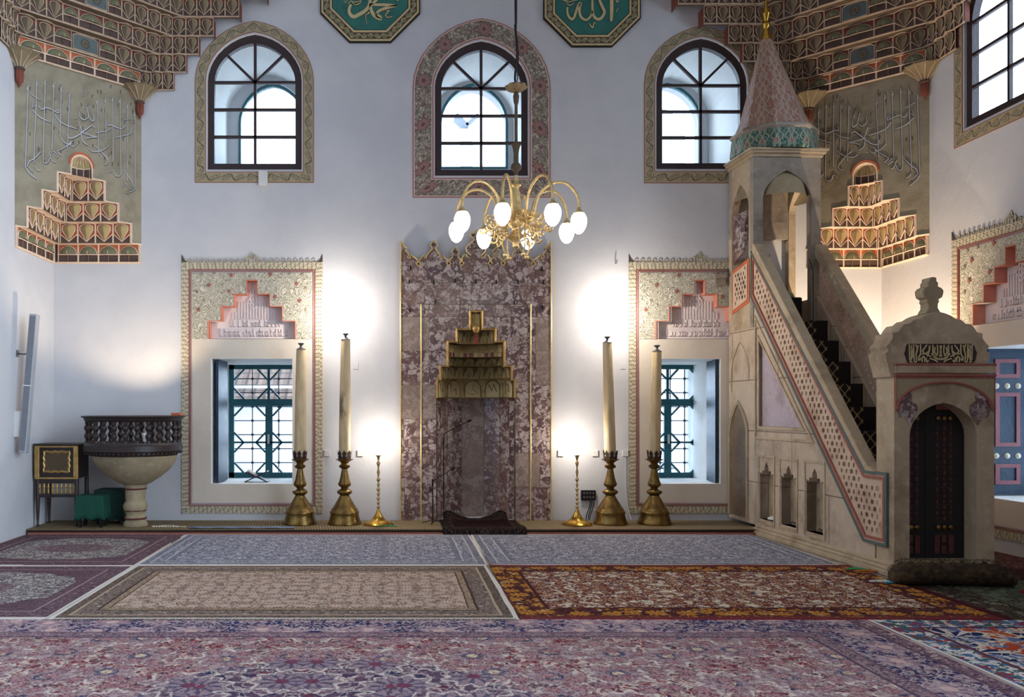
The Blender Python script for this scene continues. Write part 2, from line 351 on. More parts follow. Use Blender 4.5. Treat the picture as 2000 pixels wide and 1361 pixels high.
# ------------------------------------------------------------------ mesh helpers
def catmull(pts, n=6):
    if len(pts) < 3: return [tuple(p) for p in pts]
    P = [pts[0]] + list(pts) + [pts[-1]]; out = []
    for i in range(1, len(P) - 2):
        for k in range(n):
            t = k / n
            out.append(tuple(.5 * ((2 * P[i][j]) + (-P[i-1][j] + P[i+1][j]) * t + (2*P[i-1][j] - 5*P[i][j] + 4*P[i+1][j] - P[i+2][j]) * t*t + (-P[i-1][j] + 3*P[i][j] - 3*P[i+1][j] + P[i+2][j]) * t**3) for j in range(len(P[i]))))
    out.append(tuple(pts[-1])); return out
def wm(o):
    m = o.matrix_basis.copy()
    while o.parent: o = o.parent; m = o.matrix_basis @ m
    return m
class MB:
    def __init__(s): s.v = []; s.f = []; s.m = []; s.sm = []; s.uv = []
    def add(s, V, Fs, m=0, smooth=False, uv=None):
        b = len(s.v); s.v += [tuple(p) for p in V]
        for k, f in enumerate(Fs):
            s.f.append([i + b for i in f]); s.m.append(m); s.sm.append(smooth)
            s.uv.append([uv[i] for i in f] if uv else [(0, 0)] * len(f))
    def box(s, x0, x1, y0, y1, z0, z1, m=0, X=None):
        V = [(x, y, z) for x in (x0, x1) for y in (y0, y1) for z in (z0, z1)]
        if X: V = [X(*p) for p in V]
        s.add(V, [(0, 1, 3, 2), (4, 6, 7, 5), (0, 4, 5, 1), (2, 3, 7, 6), (0, 2, 6, 4), (1, 5, 7, 3)], m)
    def cube(s, c, sx, sy, sz, m=0, rot=None):
        R = rot or Matrix.Identity(3)
        V = [Vector(c) + R @ Vector((a * sx / 2, b * sy / 2, d * sz / 2)) for a in (-1, 1) for b in (-1, 1) for d in (-1, 1)]
        s.add(V, [(0, 1, 3, 2), (4, 6, 7, 5), (0, 4, 5, 1), (2, 3, 7, 6), (0, 2, 6, 4), (1, 5, 7, 3)], m)
    def lathe(s, prof, cx, cy, n=32, m=0, z0=0., smooth=True, a0=0., a1=2 * PI, flute=None, lean=None):
        full = abs(a1 - a0 - 2 * PI) < 1e-6; cols = n if full else n + 1; V = []
        for (r, z) in prof:
            for k in range(cols):
                a = a0 + (a1 - a0) * k / n; rr = r * (1 + (flute(a) if flute else 0))
                lx, ly = lean(z) if lean else (0, 0)
                V.append((cx + rr * math.cos(a) + lx, cy + rr * math.sin(a) + ly, z0 + z))
        Fs = []
        for i in range(len(prof) - 1):
            for k in range(n):
                k2 = (k + 1) % cols if full else k + 1
                Fs.append((i * cols + k, i * cols + k2, (i + 1) * cols + k2, (i + 1) * cols + k))
        if full and prof[0] != prof[-1]:
            if prof[0][0] > 1e-5: Fs.append(tuple(range(cols))[::-1])
            if prof[-1][0] > 1e-5: Fs.append(tuple((len(prof) - 1) * cols + k for k in range(cols)))
        s.add(V, Fs, m, smooth)
    def tube(s, pts, r, n=8, m=0, closed=False, smooth=True):
        pts = [Vector(p) for p in pts]; L = len(pts); V = []; up = None
        for i, p in enumerate(pts):
            a = pts[i - 1] if (i > 0 or closed) else p; b = pts[(i + 1) % L] if (i < L - 1 or closed) else p
            t = (b - a); t = t.normalized() if t.length > 1e-9 else Vector((0, 0, 1))
            if up is None: up = Vector((0, 0, 1)) if abs(t.z) < .9 else Vector((1, 0, 0))
            u = t.cross(up); u = u.normalized() if u.length > 1e-6 else t.orthogonal().normalized()
            up2 = u.cross(t).normalized(); up = up2
            rr = r[i] if isinstance(r, (list, tuple)) else r
            for k in range(n):
                an = 2 * PI * k / n; V.append(p + (u * math.cos(an) + up2 * math.sin(an)) * rr)
        Fs = []
        for i in range(L if closed else L - 1):
            j = (i + 1) % L
            for k in range(n): Fs.append((i * n + k, i * n + (k + 1) % n, j * n + (k + 1) % n, j * n + k))
        if not closed: Fs += [tuple(range(n))[::-1], tuple((L - 1) * n + k for k in range(n))]
        s.add(V, Fs, m, smooth)
    def sphere(s, c, r, m=0, n=14, sc=(1, 1, 1)):
        prof = [(max(1e-6, r * math.sin(PI * i / n)), -r * math.cos(PI * i / n)) for i in range(n + 1)]
        V0 = len(s.v); s.lathe(prof, 0, 0, n + 4, m)
        for i in range(V0, len(s.v)): p = s.v[i]; s.v[i] = (c[0] + p[0] * sc[0], c[1] + p[1] * sc[1], c[2] + p[2] * sc[2])
    def plate(s, loops, c0, c1, place, m=0, side=None, back=True, uv=False):
        """loops: outer + holes of (a,b); c0 front depth, c1 back depth; place(a,b,c)->xyz"""
        L3 = [[Vector((a, b, 0)) for a, b in l] for l in loops]
        tris = tessellate_polygon(L3); flat = [p for l in loops for p in l]
        U = [(a, b) for a, b in flat] if uv else None
        s.add([place(a, b, c0) for a, b in flat], tris, m, uv=U)
        if back: s.add([place(a, b, c1) for a, b in flat], [t[::-1] for t in tris], m, uv=U)
        for l in loops:
            n = len(l)
            s.add([place(a, b, c0) for a, b in l] + [place(a, b, c1) for a, b in l], [(i, (i + 1) % n, n + (i + 1) % n, n + i) for i in range(n)], m if side is None else side)
    def band(s, A, B, c0, c1, place, m=0, closed=True):
        """flat band between outlines A and B (same length) with uv and edges"""
        n = len(A); u = 0; us = []
        for i in range(n + 1):
            a = A[i % n]; b = B[i % n]; q = ((a[0] + b[0]) / 2, (a[1] + b[1]) / 2)
            if i: u += math.dist(q, pq)
            us.append(u); pq = q
        for i in range(n if closed else n - 1):
            j = (i + 1) % n
            V = [place(*A[i], c0), place(*A[j], c0), place(*B[j], c0), place(*B[i], c0)]
            s.add(V, [(0, 1, 2, 3)], m, uv=[(us[i], 0), (us[i + 1], 0), (us[i + 1], 1), (us[i], 1)])
            for P, v_ in ((A, 0), (B, 1)):
                s.add([place(*P[i], c0), place(*P[j], c0), place(*P[j], c1), place(*P[i], c1)], [(0, 1, 2, 3)], m, uv=[(us[i], v_)] * 4)
    def stroke(s, pts, w, c0, c1, place, m=0, n=5, taper=.35):
        pts = catmull(pts, n) if len(pts) > 2 else pts; L = len(pts); A = []; B = []
        for i, p in enumerate(pts):
            a = pts[max(0, i - 1)]; b = pts[min(L - 1, i + 1)]
            dx, dy = b[0] - a[0], b[1] - a[1]; l = math.hypot(dx, dy) or 1
            t = i / max(1, L - 1); ww = w / 2 * (taper + (1 - taper) * math.sin(PI * min(1, max(0, .12 + t * .8))) ** .7)
            A.append((p[0] - dy / l * ww, p[1] + dx / l * ww)); B.append((p[0] + dy / l * ww, p[1] - dx / l * ww))
        V = [place(*q, c0) for q in A] + [place(*q, c0) for q in B] + [place(*q, c1) for q in A] + [place(*q, c1) for q in B]
        Fs = []
        for i in range(L - 1):
            Fs += [(i, i + 1, L + i + 1, L + i), (i, 2 * L + i, 2 * L + i + 1, i + 1), (L + i, L + i + 1, 3 * L + i + 1, 3 * L + i)]
        Fs += [(0, L, 3 * L, 2 * L), (L - 1, 3 * L - 1, 4 * L - 1, 2 * L - 1)]
        s.add(V, Fs, m)
    def build(s, name, mats, parent=None, local=False, origin=None, bevel=0, sharp=35, **tags):
        me = bpy.data.meshes.new(name); me.from_pydata([tuple(p) for p in s.v], [], s.f)
        mats = mats if isinstance(mats, (list, tuple)) else [mats]
        for k in mats: me.materials.append(MAT[k] if isinstance(k, str) else k)
        me.polygons.foreach_set('material_index', s.m); me.polygons.foreach_set('use_smooth', s.sm)
        ul = me.uv_layers.new(name='UVMap'); flat = []
        for q in s.uv:
            for a in q: flat += [a[0], a[1]]
        ul.data.foreach_set('uv', flat)
        me.validate(); me.update()
        bm = bmesh.new(); bm.from_mesh(me); bmesh.ops.remove_doubles(bm, verts=bm.verts, dist=1e-5)
        bmesh.ops.recalc_face_normals(bm, faces=bm.faces); bm.to_mesh(me); bm.free()
        if any(s.sm): me.set_sharp_from_angle(angle=math.radians(sharp))
        o = bpy.data.objects.new(name, me); COL.objects.link(o)
        if origin is not None: me.transform(Matrix.Translation(-Vector(origin))); o.location = origin
        if parent is not None:
            o.parent = parent
            if not local: me.transform(wm(parent).inverted())
        if bevel:
            b = o.modifiers.new('bevel', 'BEVEL'); b.width = bevel; b.segments = 2; b.limit_method = 'ANGLE'
        for k, v in tags.items(): o[k] = v
        return o
def thing(name, label, cat, loc=(0, 0, 0), rz=0, group=None, kind=None):
    o = bpy.data.objects.new(name, None); COL.objects.link(o); o.location = loc; o.rotation_euler = (0, 0, rz)
    o.empty_display_size = .1; tag(o, label, cat, group, kind); return o
def tag(o, label=None, cat=None, group=None, kind=None):
    if label: o['label'] = label
    if cat: o['category'] = cat
    if group: o['group'] = group
    if kind: o['kind'] = kind
    return o
def kids(o): return [c for c in bpy.data.objects if c.parent == o]
def dup(o, loc=None, label=None, rz=None, parent=None):
    c = o.copy(); COL.objects.link(c)
    if parent is not None: c.parent = parent
    if loc is not None: c.location = loc
    if rz is not None: c.rotation_euler = (0, 0, rz)
    if label: c['label'] = label
    for k in kids(o): dup(k, parent=c)
    return c
XZ = lambda a, b, c: (a, c, b)                 # plane facing the viewer
def arch(cx, hw, z0, zs, zt, n=18, pt=.12):
    """outline of a slightly pointed arch, from bottom left round to bottom right"""
    P = [(cx - hw, z0), (cx - hw, (z0 + zs) / 2)]
    for i in range(n + 1):
        t = PI * (1 - i / n); x = math.cos(t); y = math.sin(t) * (1 - pt) + pt * (1 - abs(x))
        P.append((cx + hw * x, zs + (zt - zs) * y))
    return P + [(cx + hw, (z0 + zs) / 2), (cx + hw, z0)]
def rect(x0, x1, z0, z1): return [(x0, z0), (x0, z1), (x1, z1), (x1, z0)]
def ray(px, py, p0, n):
    """where the sight line of a photo pixel meets a plane (used to read shapes off the photo)"""
    d = Vector(((px - CX) / F, 1, -(py - CY) / F)); o = Vector((0, 0, H))
    t = (Vector(p0) - o).dot(Vector(n)) / d.dot(Vector(n)); return o + d * t
def frame_beam(mb, x0, z0, x1, z1, w, y0, y1, m=0, place=XZ):
    """straight bar in a vertical plane"""
    dx, dz = x1 - x0, z1 - z0; l = math.hypot(dx, dz); nx, nz = -dz / l * w / 2, dx / l * w / 2
    mb.plate([[(x0 + nx, z0 + nz), (x1 + nx, z1 + nz), (x1 - nx, z1 - nz), (x0 - nx, z0 - nz)]], y0, y1, place, m)
# ================================================================== the room
YB = 11.0; XL = -4.413; XR = 6.367; YO = 12.35
floor = MB(); floor.box(-4.6, 6.6, 2.0, 13.0, -.1, 0.0)
floor.build('floor', 'stone_dark', kind='structure')

WIN = {  # upper windows: centre x, outer half width, inner half width, z of: outer bottom, frame bottom, spring, frame top, outer top
 'left':  dict(cx=WX(497, YB), ho=116 / 150, hi=92 / 150, zo=WZ(357, YB), z0=WZ(331, YB), zs=WZ(158, YB), zt=WZ(66, YB), zto=WZ(41, YB)),
 'mid':   dict(cx=WX(940.5, YB), ho=134.5 / 150, hi=91 / 150, zo=WZ(386, YB), z0=WZ(343, YB), zs=WZ(170, YB), zt=WZ(79, YB), zto=WZ(36, YB)),
 'right': dict(cx=WX(1371, YB), ho=113 / 150, hi=89 / 150, zo=WZ(358, YB), z0=WZ(330, YB), zs=WZ(164, YB), zt=WZ(74, YB), zto=WZ(51, YB)),
}
RWC = 8.80    # centre (Y) of the right wall's upper window and niche
OUTC = {'left': -1.787 * YO / YB * 1.0, 'mid': 0, 'right': 0}
OUTC = {'left': WX(533, YO), 'mid': WX(925, YO), 'right': WX(1303, YO)}
def low_open(x0, x1): return rect(x0, x1, .533, 2.167)
LOWL = (-2.367, -1.30); LOWR = (3.42, 4.27)
STEP = [(-.60, .0), (-.60, .23), (-.42, .23), (-.42, .42), (-.245, .42), (-.245, .58), (-.075, .58), (-.075, .76),
        (.075, .76), (.075, .58), (.245, .58), (.245, .42), (.42, .42), (.42, .23), (.60, .23), (.60, 0)]
STEP = [(a * .93, b) for a, b in STEP]
SZ0 = WZ(662, YB); SCL = -1.83; SCR = 4.02
MC = 1.075; NW = .51                     # mihrab centre and niche half width
holes = []
for k in WIN:
    q = WIN[k]; holes.append(arch(q['cx'], q['hi'], q['z0'], q['zs'], q['zt']))
holes += [low_open(*LOWL), low_open(*LOWR)]
holes += [[(SCL + a, SZ0 + b) for a, b in STEP], [(SCR + a, SZ0 + b) for a, b in STEP]]
holes += [rect(MC - .525, MC + .525, .07, 2.74)]
wb = MB()
wb.plate([rect(XL - .3, XR + .3, 0, 8.0)] + holes, YB, YO, XZ, 0, 1)
ooh = [arch(OUTC['left'], .50, WZ(330, YO) , WZ(240, YO), WZ(160, YO)), arch(OUTC['mid'], .49, WZ(330, YO), WZ(242, YO), WZ(170, YO)),
       arch(OUTC['right'], .49, WZ(330, YO), WZ(238, YO), WZ(165, YO)), low_open(-2.36, -1.16), low_open(3.3, 4.5)]
wb.plate([rect(XL - .3, XR + .3, 0, 8.0)] + ooh, YO + .001, YO + .25, XZ)
wb.build('wall_back', ['plaster', 'outdoor_white'], kind='structure')

wl = MB(); wl.box(XL - .3, XL, 3.0, YB, 0, 8.0); wl.build('wall_left', 'plaster', kind='structure')
RW = lambda a, b, c: (XR + c, a, b)           # right wall plane: a = Y, b = Z, c = depth into the wall
wr = MB()
qr = WIN['left']
rh = [arch(RWC, qr['hi'], qr['z0'], qr['zs'], qr['zt'])[::-1], rect(8.15, 9.22, .56, 2.167), [(8.69 + a, SZ0 + b) for a, b in STEP]]
wr.plate([rect(3.0, YB, 0, 8.0)] + rh, 0, .14, RW)
wr.build('wall_right', 'plaster', kind='structure')
ce = MB(); ce.box(XL - .3, XR + .3, 3.0, YB + .3, 8.0, 8.2); ce.build('ceiling', 'plaster', kind='structure')  # out of view, added to shade the room from above

# ---------------------------------------------------------------- upper arched windows
def upper_window(n, cx, q, place, cat=None):
    root = MB()
    A = arch(cx, q['hi'], q['z0'], q['zs'], q['zt']); th = .085
    B = arch(cx, q['hi'] - th, q['z0'] + th, q['zs'] - .01, q['zt'] - th * 1.25)
    root.band(A, B, .03, .11, place)
    fr = root.build(f'window_{n}', 'frame_brown', kind='structure')
    hi = q['hi'] - th; m = MB()
    zsp = q['zs'] + .0; H3 = (zsp - q['z0'] - th)
    frame_beam(m, cx, q['z0'] + th, cx, q['zt'] - th, .034, .045, .085, 0, place)
    for t in (1, 2 / 3, 1 / 3): frame_beam(m, cx - hi, q['z0'] + th + H3 * t, cx + hi, q['z0'] + th + H3 * t, .034, .045, .085, 0, place)
    R = q['zt'] - th - zsp
    for s in (-1, 1): frame_beam(m, cx, zsp, cx + s * hi * .72, zsp + R * .70, .03, .045, .085, 0, place)
    m.build('muntins', 'frame_brown', fr)
    g = MB(); g.plate([B], .062, .0621, place, back=False); g.build('window_pane', 'glass', fr)
    return fr
PB = lambda a, b, c: (a, YB + c, b)
for i, k in enumerate(('left', 'mid', 'right')):
    q = WIN[k]; upper_window(i + 1, q['cx'], q, PB)
    b = MB(); zc = q['cx']
    hi, ho = q['hi'] + .02, q['ho']
    b.band(arch(zc, ho, q['zo'], q['zs'], q['zto']), arch(zc, hi, q['z0'] - .03, q['zs'], q['zt'] + .02), -.008, .001, PB)
    lab = {'left': 'ochre scroll border painted round the left upper window', 'mid': 'wide flower border painted round the middle upper window', 'right': 'ochre scroll border painted round the upper window behind the pulpit spire'}[k]
    t = b.build(f'trim_{i + 1}', 'floral' if k == 'mid' else 'scroll', kind='structure')
    # slim teal frame of the outer window across the deep reveal
    f = MB(); oc = OUTC[k]; ow = .50
    f.band(arch(oc, ow, WZ(330, YO), WZ(240, YO), WZ(163, YO)), arch(oc, ow - .035, WZ(330, YO) + .03, WZ(240, YO), WZ(163, YO) - .05), -.02, .03, lambda a, b, c: (a, YO + c, b))
    f.build('outer_frame', 'teal_wood', [o for o in bpy.data.objects if o.name == f'window_{i + 1}'][0])
upper_window(4, RWC, WIN['left'], RW)
b = MB(); q = WIN['left']
b.band(arch(RWC, q['ho'], q['zo'], q['zs'], q['zto']), arch(RWC, q['hi'] + .02, q['z0'] - .03, q['zs'], q['zt'] + .02), -.008, .001, RW)
b.build('trim_4', 'scroll', kind='structure')
# outer pale leaf behind right window
# ---------------------------------------------------------------- lower windows
def lower_window(n, x0, x1, place, ncol=2):
    z0, z1 = .533, 2.15; r = MB(); fw = .075; zt = WZ(786, 12.0)
    def bm(a0, b0, a1, b1, w, c0=.0, c1=.05): frame_beam(r, a0, b0, a1, b1, w, c0, c1, 0, place)
    bm(x0 + fw / 2, z0, x0 + fw / 2, z1, fw); bm(x1 - fw / 2, z0, x1 - fw / 2, z1, fw)
    bm(x0, z0 + fw / 2, x1, z0 + fw / 2, fw); bm(x0, z1 - fw / 2, x1, z1 - fw / 2, fw)
    bm(x0, zt, x1, zt, .10, -.01, .055)
    xm = (x0 + x1) / 2
    root = r.build(f'window_{n}', 'teal_wood', kind='structure')
    r = MB()
    def bm(a0, b0, a1, b1, w, c0=.005, c1=.045): frame_beam(r, a0, b0, a1, b1, w, c0, c1, 0, place)
    bm(xm, z0 + .05, xm, zt, .10); bm(xm, zt, xm, z1 - .05, .035)
    zm = z0 + (zt - z0) * .47
    bm(x0 + .05, zm, x1 - .05, zm, .026)
    for (ca, cb, mw) in ((x0 + fw, xm - .05, 0), (xm + .05, x1 - fw, 0)):
        for (da, db) in ((z0 + fw, zm), (zm, zt - .05), (zt + .05, z1 - fw)):
            if da > zt: ca2, cb2 = (ca, xm - .018) if ca < xm else (xm + .018, cb)
            else: ca2, cb2 = ca, cb
            k = .30 * (cb2 - ca2); kz = min(.36 * (db - da), k * 1.05)
            for sx, xx in ((1, ca2), (-1, cb2)):
                for sz, zz in ((1, da), (-1, db)):
                    bm(xx + sx * k, zz, xx, zz + sz * kz, .024)
    r.build('octagonal_tracery', 'teal_wood', root)
    g = MB(); g.plate([rect(x0 + .02, x1 - .02, z0 + .02, z1 - .02)], .022, .0221, place, back=False); g.build('window_pane', 'glass', root)
    h = MB(); h.box(xm - .012, xm + .012, 11.955, 11.985, 1.02, 1.15, 0) if place is P12 else h.box(XR + .92, XR + .95, xm - .01, xm + .01, 1.02, 1.15)
    h.build('window_handle', 'white_plastic', root)
    gr = MB(); nx = 5
    for i in range(1, nx): 
        a = x0 + (x1 - x0) * (i + .35 if i < 3 else i + .05) / (nx + .1)
        gr.tube([place(a, z0, .22), place(a, z1, .22)], .008, 6)
        for j in range(1, 8): gr.sphere(place(a, z0 + (z1 - z0) * j / 8, .22), .022, n=6)
    for j in range(1, 8): b_ = z0 + (z1 - z0) * j / 8; gr.tube([place(x0, b_, .22), place(x1, b_, .22)], .008, 6)
    gr.build('iron_grille', 'iron', root)
    return root
P12 = lambda a, b, c: (a, 12.0 + c, b)
lower_window(5, -2.33, -1.19, P12); lower_window(6, 3.38, 4.44, P12)
# white plastered recess of the two windows (sill, jambs, lintel)
def reveal(n, X0, X1, x0, x1, lab):
    r = MB(); e = .004
    A = [(X0, .533), (X0, 2.167), (X1, 2.167), (X1, .533)]; B = [(x0, .52), (x0, 2.14), (x1, 2.14), (x1, .52)]
    for i in range(4):
        j = (i + 1) % 4
        r.add([(A[i][0], YB - .004, A[i][1]), (A[j][0], YB - .004, A[j][1]), (B[j][0], 12.0, B[j][1]), (B[i][0], 12.0, B[i][1])], [(0, 1, 2, 3)], 0)
    o = r.build(f'trim_{n}', 'outdoor_white', kind='structure')
    s = o.modifiers.new('thickness', 'SOLIDIFY'); s.thickness = .012; s.offset = 0
def reveal_r():
    r = MB(); A = [(8.152, .562), (8.152, 2.165), (9.218, 2.165), (9.218, .562)]
    for i in range(4):
        j = (i + 1) % 4
        r.add([RW(*A[i], -.004), RW(*A[j], -.004), RW(*A[j], 1.0), RW(*A[i], 1.0)], [(0, 1, 2, 3)], 0)
    o = r.build('trim_11', 'outdoor_white', kind='structure'); s = o.modifiers.new('thickness', 'SOLIDIFY'); s.thickness = .012; s.offset = 0
reveal_r()
lower_window(7, 8.16, 9.21, lambda a, b, c: (XR + .95 + c, a, b))
reveal(5, LOWL[0] + .003, LOWL[1] - .003, -2.33, -1.19, ''); reveal(6, LOWR[0] + .003, LOWR[1] - .003, 3.38, 4.44, '')

# ---------------------------------------------------------------- carved niche frames around the lower windows
def niche_frame(n, cx, place, hw=.917, seed=0):
    zb, zt = WZ(1002, YB), WZ(512, YB)
    # beige infill plate with holes, one piece with stepped spandrel
    o = MB(); bw = .092
    o.band(rect(cx - hw, cx + hw, zb, zt), rect(cx - hw + bw, cx + hw - bw, zb + bw, zt - bw), -.012, .001, place)
    f = o.build(f'trim_{n}', 'braid', kind='structure')
    r = MB(); a = hw - bw
    for d, w_, c in ((0.004, .010, 0), (.026, .006, 0)):
        r.band(rect(cx - a + d, cx + a - d, zb + bw + d, zt - bw - d), rect(cx - a + d + w_, cx + a - d - w_, zb + bw + d + w_, zt - bw - d - w_), -.014, .001, place)
    r.build('red_fillet', 'red_paint', f)
    a -= .048
    # beige field
    be = MB(); z1 = SZ0
    x0, x1 = (LOWL if place is PB and cx < 0 else LOWR) if place is PB else (8.15, 9.22)
    zl, zh = (.533, 2.167) if place is PB else (.56, 2.167)
    be.plate([rect(cx - a, cx + a, zb + bw + .045, z1), rect(x0, x1, zl, zh)], -.005, .001, place)
    be.build('beige_field', 'cream_plaster', f)
    sp = MB(); top = zt - bw - .045
    out = [(cx - a, z1), (cx - a, top), (cx + a, top), (cx + a, z1)] + [(cx + p, SZ0 + q) for p, q in STEP[::-1]]
    sp.plate([out], -.010, .001, place); sp.build('carved_spandrel', 'arabesque', f)
    # recess
    rc = MB(); S = [(cx + p * .992, SZ0 + .003 + q * .992) for p, q in STEP]; L = len(S)
    for i in range(L):
        j = (i + 1) % L
        m = 0 if i != L - 1 else 1
        rc.add([place(*S[i], -.012), place(*S[j], -.012), place(*S[j], .12), place(*S[i], .12)], [(0, 1, 2, 3)], m)
    rc.plate([S], .12, .13, place, 1)
    # thin salmon edge line
    ins = [(cx + p * 1.03 + (0 if abs(p) < .001 else math.copysign(.002, p)), SZ0 + q + (.010 if q > 0 else 0)) for p, q in STEP]; S0 = [(cx + p, SZ0 + q) for p, q in STEP]
    rc.band(ins, S0, -.014, -.009, place, 2, closed=False)
    rc.build('stepped_recess', ['salmon', 'pink_plaster', 'salmon'], f)
    k = MB(); rnd = random.Random(5 + seed)
    for i in range(15):                     # tall shafts of the kufic inscription
        xx = cx - .27 + i * .54 / 14; hh = .50 if abs(xx - cx) < .21 else .36
        if abs(xx - cx) < .06: hh = .66
        if hh < .4 and abs(xx - cx) > .22: hh = .36
        k.plate([rect(xx - .009, xx + .009, SZ0 + .27, SZ0 + min(hh, .39 if abs(xx - cx) > .22 else hh))], .105, .121, place)
    for row, (zz, hgt, wd) in enumerate(((.045, .10, .44), (.17, .09, .30))):
        x = -wd
        while x < wd:
            ww = rnd.choice((.03, .045, .06)); t = rnd.random()
            bars = [rect(x, x + .009, zz, zz + hgt * rnd.choice((.6, 1, 1)))]
            bars.append(rect(x, x + ww, zz, zz + .010))
            if t > .4: bars.append(rect(x + ww - .014, x + ww - .005, zz, zz + hgt * .65)); bars.append(rect(x, x + ww - .005, zz + hgt * .55, zz + hgt * .65))
            if t > .7: bars.append(rect(x + .016, x + ww - .018, zz + hgt * .28, zz + hgt * .38))
            for b_ in bars: k.plate([[(cx + p, SZ0 + q) for p, q in b_]], .108, .121, place)
            x += ww + .006
    dm = [(0, .12), (.085, 0), (0, -.12), (-.085, 0)]
    for s in (1, .55): k.band([(cx + p * s, SZ0 + .50 + q * s) for p, q in dm], [(cx + p * (s - .17), SZ0 + .50 + q * (s - .17)) for p, q in dm], .10, .121, place)
    k.build('kufic_inscription', 'pink_plaster', f)
    fl = MB()                               # small painted flowers in the spandrels
    for i, (p, q, c) in enumerate([(-.66, .84, 1), (-.5, .86, 1), (-.27, .83, 0), (.24, .84, 0), (.49, .85, 1), (.65, .84, 1), (-.72, .62, 1), (-.3, .62, 0), (-.56, .7, 0), (.58, .72, 0), (.7, .66, 1), (.3, .55, 0), (-.7, .38, 0), (.7, .38, 1), (-.63, .5, 1), (.62, .5, 0)]):
        x, z = cx + p, SZ0 + q; R = .026 if c else .032
        pts = [(x + R * (1 if j % 2 else .45) * math.cos(j * PI / 6), z + R * (1 if j % 2 else .45) * math.sin(j * PI / 6)) for j in range(12)]
        fl.plate([pts], -.018, -.009, place, c)
    fl.build('rosettes', ['red_paint', 'stone_dark'], f)
    cr = MB()                               # cresting of little loops and the centre bud
    x = cx - hw + .1
    while x < cx + hw - .08:
        if abs(x - cx) > .1:
            cr.band([(x + .026 * math.cos(t), zt + .022 + .026 * math.sin(t)) for t in [i * PI / 5 for i in range(10)]],
                    [(x + .017 * math.cos(t), zt + .022 + .017 * math.sin(t)) for t in [i * PI / 5 for i in range(10)]], -.012, .001, place)
        x += .077
    for s in (-1, 1): cr.plate([[(cx + s * hw, zt), (cx + s * hw, zt + .10), (cx + s * (hw - .035), zt + .03), (cx + s * (hw - .075), zt)]], -.012, .001, place)
    bud = [(-.075, 0), (-.085, .05), (-.06, .085), (-.035, .07), (-.02, .11), (0, .135), (.02, .11), (.035, .07), (.06, .085), (.085, .05), (.075, 0)]
    cr.band([(cx + a_, zt + b_) for a_, b_ in bud], [(cx + a_ * .72, zt + b_ * .78) for a_, b_ in bud], -.012, .001, place)
    cr.band([(cx + a_ * .5, zt + b_ * .6) for a_, b_ in bud], [(cx + a_ * .3, zt + b_ * .4) for a_, b_ in bud], -.012, .001, place)
    cr.build('cresting', 'braid', f)
niche_frame(7, SCL, PB); niche_frame(8, 3.99, PB, seed=2); niche_frame(9, 8.69, RW, seed=4)
# ================================================================== squinches with muqarnas
A_ = 1.14
HOTM = ['mq_brown', 'mq_cream', 'mq_tan', 'mq_ochre', 'mq_red', 'mq_orange', 'mq_green', 'mq_blue']  # trim and petal colours lightened to paint in the spotlights' glow
QM = ['mq_brown', 'mq_trim', 'mq_dark', 'mq_olive', 'mq_red', 'mq_orange', 'mq_green', 'mq_blue']
def petal_cell(w, h, t, hot=False):
    """kite-shaped leaf on a brown facet; local x across, y outward (-y is the room), z up"""
    m = MB(); red = 5 if hot else 4
    P = lambda a, b, c: (a * w, -c, b * h)
    m.box(0, w, 0, t, 0, h, 0)
    e = .012
    m.plate([[(.04, .50), (.04, .97), (.96, .97), (.96, .50), (.5, .06)]], .002, -.001, P, red if hot else 2)
    for q_ in ([(.04, .62), (.04, .97), (.36, .97), (.15, .8)], [(.96, .62), (.85, .8), (.64, .97), (.96, .97)]): m.plate([q_], .005, .001, P, red)
    apex = (.5, .08)
    top = [(.19, .66), (.20, .82), (.30, .90), (.5, .94), (.70, .90), (.80, .82), (.81, .66)]
    if hot: top = [(.13, .64), (.14, .84), (.26, .92), (.5, .95), (.74, .92), (.86, .84), (.87, .64)]
    rid = (.5, .80)
    V = [P(*apex, .004)] + [P(a, b, .016) for a, b in top] + [P(*rid, .05)]
    n = len(top)
    m.add(V, [(0, n + 1, 1)] + [(i, n + 1, i + 1) for i in range(1, 4)], 2)
    m.add(V, [(0, n, n + 1)] + [(i, n + 1, i + 1) for i in range(4, n)], 3)
    r = .0055
    m.tube([P(*apex, .008)] + [P(a, b, .02) for a, b in top], r, 5, 1, closed=True)
    m.tube([P(.0, .46, .016), P(.5, .06, .012), P(1, .46, .016)], .006, 5, 1)
    for a in (0.02, .98): m.tube([P(a, 0, .012), P(a, .98, .012)], .006, 5, 1)
    m.tube([P(0, .98, .016), P(.2, .985, .045), P(.5, .995, .065), P(.8, .985, .045), P(1, .98, .016)], .009, 5, 1)
    m.add([P(0, .99, 0), P(.5, .99, .07), P(1, .99, 0), P(0, 1.04, 0), P(.5, 1.04, .07), P(1, 1.04, 0)], [(0, 1, 4, 3), (1, 2, 5, 4), (0, 2, 1), (3, 4, 5)], 1)
    return m
